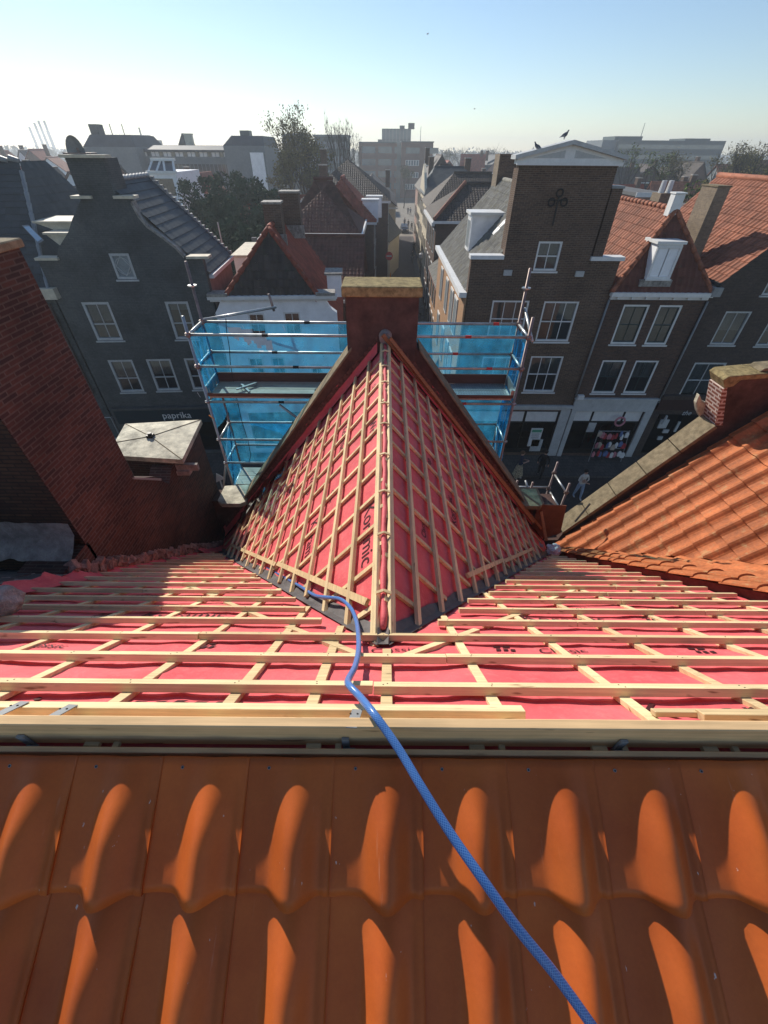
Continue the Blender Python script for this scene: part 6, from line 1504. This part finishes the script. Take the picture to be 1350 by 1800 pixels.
# green glass office on the right
Yg=210; x0,z0=px(1088,245,Yg); x1,_=px(1276,250,Yg)
t=thing('glass_office','long green glass office with set back top floors on the right skyline','office building',((x0+x1)/2,Yg,0))
build(MB().box(x0,x1,Yg,Yg+20,0,px(1180,247,Yg)[1]),'curtain_wall',M['darkfar'],t)
xw,zw=px(1062,246,Yg); build(MB().box(xw,x0-.01,Yg+1,Yg+18,0,zw),'end_wall',M['greyfar'],t)
xa,za=px(1088,239,Yg); xb,_=px(1137,239,Yg); build(MB().box(xa,xb,Yg+3,Yg+15,z0-1,za),'penthouse',M['darkfar'],t)
xa,za=px(1213,243,Yg); xb,_=px(1258,243,Yg); build(MB().box(xa,xb,Yg+3,Yg+15,z0-2,za),'penthouse',M['darkfar'],t)
for j in range(3): zz=px(1180,247,Yg)[1]-1.2-3*j; build(MB().box(x0+.5,x1-.5,Yg-.1,Yg-.001,zz-1.2,zz),'window_band',M['glassfar'],t)
# harbour masts far left
for i,(u,v) in enumerate(((51,223),(60,216),(67,212),(77,212),(83,230))):
    x,z=px(u,v,900); m=MB(); m.tube([(x,900,0),(x,900,z)],[2.0,1.6],6)
    single(m,'harbour_stack',M['greyfar'],('first','second','third','fourth','fifth')[i]+' from the left of the pale tall stacks on the far left skyline','stack','pale stacks at the far left horizon',(x,900,0))
# rows of small houses (each its own thing)
ORD=['first','second','third','fourth','fifth','sixth','seventh','eighth','ninth','tenth','eleventh','twelfth']
def row(us,Y,ze,zr,where,seed,gcat='far row houses',depth=8,wmul=1.0,lim=None):
    rnd=random.Random(seed)
    for i,u in enumerate(us):
        cx_,_=px(u,290,Y); w_=rnd.uniform(5.5,8.5)*wmul; rm=rnd.choice(['redroof','orange','slatefar','darktile','browntile','blackslate']); wm_=rnd.choice(['brickfar','whitewall','cream','rbrick','greyfar','pinkwall'])
        yy=Y+rnd.uniform(-3,3); e=ze+rnd.uniform(-.8,.8); r_=zr+rnd.uniform(-.8,1.0)
        cn={'redroof':'red','orange':'orange','slatefar':'slate','darktile':'dark brown','browntile':'brown','blackslate':'black'}[rm]
        house_box('small_house','%s roofed house, %s in the row %s'%(cn,ORD[i],where),cx_-w_/2,cx_+w_/2,yy,yy+depth,e,max(r_,e+1.8),wm_,rm,rnd.choice('xy'),0,rnd.uniform(-.25,.25),gcat,rnd.random()<.6,(2,2),seed=seed+i)
row([6,38,72,104,136],70,6.5,10.2,'behind the left edge roof',1,'houses behind the left edge roof')
row([-10,30,66,100,140,172],130,8.2,11.6,'at the far left horizon',2,'houses at the far left horizon')
row([205,245,290,330,372,410],76,5.6,9.3,'before the long slate building',3,'houses before the long slate building')
row([420,455,640],60,4.8,8.0,'by the big trees',4,'houses by the big trees')
row([800,835,868,905],100,6.4,9.8,'left of the tower gable',5,'houses left of the tower gable')
row([790,830,880,930],150,8.0,11.2,'on the horizon left of the tower gable',6,'houses on the horizon left of the tower')
row([1105,1135,1165,1200,1235,1272],78,5.4,8.8,'behind the orange roofs',7,'houses behind the orange roofs')
row([1105,1150,1195,1240,1290,1335],115,7.4,10.8,'under the green glass office',8,'houses under the green glass office')
row([1180,1225,1262,1300,1350],58,4.4,7.4,'close behind the orange roofs',9,'houses close behind the orange roofs')
# flat roofed sheds between
for (u0,u1,v,Y,lab) in ((1195,1250,372,44,'flat grey roofed extension behind the beige chimney'),(1120,1170,345,48,'flat roofed shed behind the orange corner house'),(700,760,470,33,'low flat roof beside the side street')) [:2]:
    xa,zz=px(u0,v,Y); xb,_=px(u1,v,Y); t=thing('flat_roofed_extension',lab,'outbuilding',((xa+xb)/2,Y,0)); build(MB().box(xa,xb,Y,Y+9,0,zz),'wall',M['pinkwall'],t); build(MB().box(xa-.2,xb+.2,Y-.2,Y+9.2,zz+.001,zz+.25),'roof',M['bitumen'],t); build(MB().box(xa-.25,xb+.25,Y-.28,Y-.21,zz-.05,zz+.3),'fascia',M['white'],t)
x,z=px(1172,325,30); t=thing('chimney','brick chimney with pale pots behind the white chimney of the corner house','chimney',(13.9,28,0))
x0,z1=px(1158,352,29); x1,_=px(1186,352,29); build(MB().box(x0,x1,29,30,0,z1+.3),'stack',M['beige'],t)
for q in (.25,.7): m=MB(); xx=x0+(x1-x0)*q; m.tube([(xx,29.5,z1+.3),(xx,29.5,z1+.85)],[.16,.13],8); build(m,'pot',M['white'],t)
# ================================================================ TREES
M['bark']=plain('bark',(.055,.045,.035),.9,.4,6,.3); M['leafbud']=leafm('spring buds',(.13,.115,.045)); M['leafdark']=leafm('evergreen needles',(.036,.066,.034)); M['leafgreen']=leafm('fresh green leaves',(.085,.115,.035)); M['twig']=leafm('grey twigs',(.06,.05,.04))
def leaves(m,c,n,spread,size,rnd,mi=0):
    for _ in range(n):
        p=Vector(c)+Vector((rnd.gauss(0,spread),rnd.gauss(0,spread),rnd.gauss(0,spread*.8)))
        a=Vector((rnd.uniform(-1,1),rnd.uniform(-1,1),rnd.uniform(-1,1))).normalized(); b=a.orthogonal().normalized(); s=size*rnd.uniform(.6,1.4)
        m.add([p-a*s,p+b*s*.6,p+a*s,p-b*s*.6],[(0,1,2,3)],mi)
def tree(x,y,h,cr,label,kind='bud',seed=1,dens=1.0,base=0.28,group=None):
    rnd=random.Random(seed); t=thing('tree',label,'tree',(x,y,0),0,group); tr=MB(); lf=MB(); tips=[]
    def br(p,d,l,r_,lev):
        q=p; pts=[p]; dd=d.copy()
        for k in range(3):
            dd=(dd+Vector((rnd.uniform(-.16,.16),rnd.uniform(-.16,.16),rnd.uniform(0,.14)))).normalized(); q=q+dd*l/3; pts.append(q)
        tr.tube(pts,[r_,r_*.85,r_*.72,r_*.6],5 if lev<2 else 3,0,False)
        if lev>=(4 if kind!='green' else 3) : tips.append((q,dd)); return
        nb=4 if lev==0 else 3
        for k in range(nb):
            a=rnd.uniform(0,6.28); o=Vector((math.cos(a),math.sin(a),0)); nd=(dd*rnd.uniform(.9,1.3)+o*rnd.uniform(.45,.85)+Vector((0,0,.25))).normalized()
            br(pts[2] if k==0 and lev else q,nd,l*rnd.uniform(.62,.82),r_*.55,lev+1)
    L0=h*base; br(Vector((x,y,0)),Vector((0,0,1)),L0*1.1,h*.018,0)
    # rescale crown so that it has the wanted height and radius
    mz=max(q.z for q,_ in tips); mr=max(math.hypot(q.x-x,q.y-y) for q,_ in tips)
    kz=h/mz; kr=cr/mr
    def f(v): return Vector((x+(v.x-x)*kr,y+(v.y-y)*kr,v.z*kz))
    tr.v=[f(v) for v in tr.v]
    build(tr,'trunk',M['bark'],t)
    if kind=='bare':
        for q,d in tips:
            q=f(q)
            for _ in range(int(5*dens)):
                e=q+Vector((rnd.uniform(-.5,.5),rnd.uniform(-.5,.5),rnd.uniform(.1,1.0)))*cr*.22; n_=Vector((rnd.uniform(-1,1),rnd.uniform(-1,1),0)).normalized()*.02
                lf.add([q-n_,q+n_,e],[(0,1,2)])
        build(lf,'crown',M['twig'],t)
    else:
        for q,d in tips:
            q=f(q)
            for _ in range(6):
                e=q+Vector((rnd.uniform(-.5,.5),rnd.uniform(-.5,.5),rnd.uniform(.0,.9)))*cr*.2; n_=Vector((rnd.uniform(-1,1),rnd.uniform(-1,1),0)).normalized()*.035; tr2=[q-n_,q+n_,e]; lf.add(tr2,[(0,1,2)],1)
            leaves(lf,q,int(20*dens),cr*.10,.12 if kind=='bud' else .13,rnd)
        build(lf,'crown',[M['leafbud'] if kind=='bud' else M['leafgreen'],M['twig']],t)
    return t
def conifer(x,y,h,r_,label,seed,group=None):
    rnd=random.Random(seed); t=thing('evergreen_tree',label,'tree',(x,y,0),0,group)
    m=MB(); m.tube([(x,y,0),(x,y,h*.9)],[h*.02,.03],6); build(m,'trunk',M['bark'],t)
    m=MB(); n=int(520*r_)
    cl=[(rnd.uniform(0,6.28),rnd.random()) for _ in range(60)]
    for _ in range(n):
        a,tq=cl[rnd.randrange(60)]; a+=rnd.gauss(0,.25); q=min(1,max(.02,tq+rnd.gauss(0,.05))); z=h*(.12+.88*q); rad=r_*(math.sin(math.pi*min(1,(1-q)*.75+.12)))*rnd.uniform(.55,1.08)
        leaves(m,(x+rad*math.cos(a),y+rad*math.sin(a),z),4,.16,.13,rnd)
    build(m,'crown',M['leafdark'],t); return t
def at(u,v,Y): q=P(u,v,Y=Y); return q.x,q.z
x,z=at(528,193,72); tree(x+.6,72,z,5.2,'large tall tree with spring buds standing above the red roofs','bud',11,2.0,.22)
x,z=at(505,262,66); tree(x,66,z,2.6,'lower budding tree left beneath the large tall tree','bud',12,1.3,.22)
x,z=at(560,270,70); tree(x,70,z,3.0,'lower budding tree right beneath the large tall tree','bud',19,1.2,.22)
x,z=at(590,203,80); tree(x,80,z,3.4,'bare leafless tree right of the large budding tree','bare',13,1.2,.22)
x,z=at(618,228,84); tree(x,84,z,1.8,'small bare tree at the left end of the brick office','bare',14,1.0,.25)
x,z=at(712,292,150); tree(x,150,z,2.6,'small budding tree in front of the brick office','bud',15,.8,.25)
for i,(u,v,Y,r_) in enumerate(((330,322,50,2.3),(362,316,54,2.6),(398,308,52,3.0),(436,318,50,2.8),(470,338,48,2.4),(350,356,44,2.4),(392,350,43,2.6),(430,362,42,2.5),(468,372,44,2.0),(408,392,38,2.0),(440,400,37,1.8))):
    x,z=at(u,v,Y); conifer(x,Y,z,r_,'dark evergreen tree, %s in the clump left of the red roofs'%ORD[i],20+i,'dark evergreens in the courtyard')
for i,(u,v,Y,r_,k) in enumerate(((1122,258,88,3.6,'green'),(1150,272,84,3.0,'green'),(1182,268,92,3.4,'bud'),(1212,320,50,1.8,'green'),(1248,318,54,1.8,'bud'),(1290,270,96,3.6,'bud'),(1318,262,90,4.4,'bud'),(1345,256,84,4.6,'bud'),(1325,300,62,2.8,'bare'),(1355,290,60,3.0,'bud'))):
    x,z=at(u,v,Y); tree(x,Y,z,r_,'%s tree from the left among the trees behind the right hand roofs'%ORD[i],k,40+i,.8,.25,'trees behind the right hand roofs')
for i,(u,v,Y,r_) in enumerate(((790,262,210,5),(815,258,230,6),(845,262,240,6),(866,256,220,6),(885,262,230,5),(640,262,230,5),(480,254,160,4),(470,262,130,4))):
    x,z=at(u,v,Y); tree(x,Y,z,r_,'%s of the hazy distant trees along the skyline'%ORD[i],'bare' if i%2 else 'bud',60+i,.5,.25,'hazy trees on the skyline')
m=MB(); rnd=random.Random(99)
for _ in range(9000):
    Y=rnd.uniform(420,900); u=rnd.uniform(-150,1500); x=(u-675)/723*Y*.75*1.0; h=(7+5*noise.noise(Vector((x*.012,Y*.01,0)))+3*noise.noise(Vector((x*.05,0,1))))*1.0
    z=rnd.uniform(0,1)**.7*max(3,h+3); leaves(m,(x,Y,z),1,1.2,2.2,rnd)
tag(build(m,'far_woodland',M['leafbud']),'hazy band of woodland along the horizon','woodland',None,'stuff')
# ================================================================ HAZE
m=MB(); m.box(-700,700,-30,1000,-1.0,30); hz=D.materials.new('haze'); hz.use_nodes=True; t=hz.node_tree; t.nodes.clear(); o=t.nodes.new('ShaderNodeOutputMaterial'); pv=t.nodes.new('ShaderNodeVolumePrincipled')
pv.inputs['Color'].default_value=(.86,.93,1,1); pv.inputs['Density'].default_value=.0010; pv.inputs['Anisotropy'].default_value=.35; t.links.new(pv.outputs[0],o.inputs['Volume'])
tag(build(m,'haze',hz),'pale haze that fades the distant town','haze',None,'stuff')
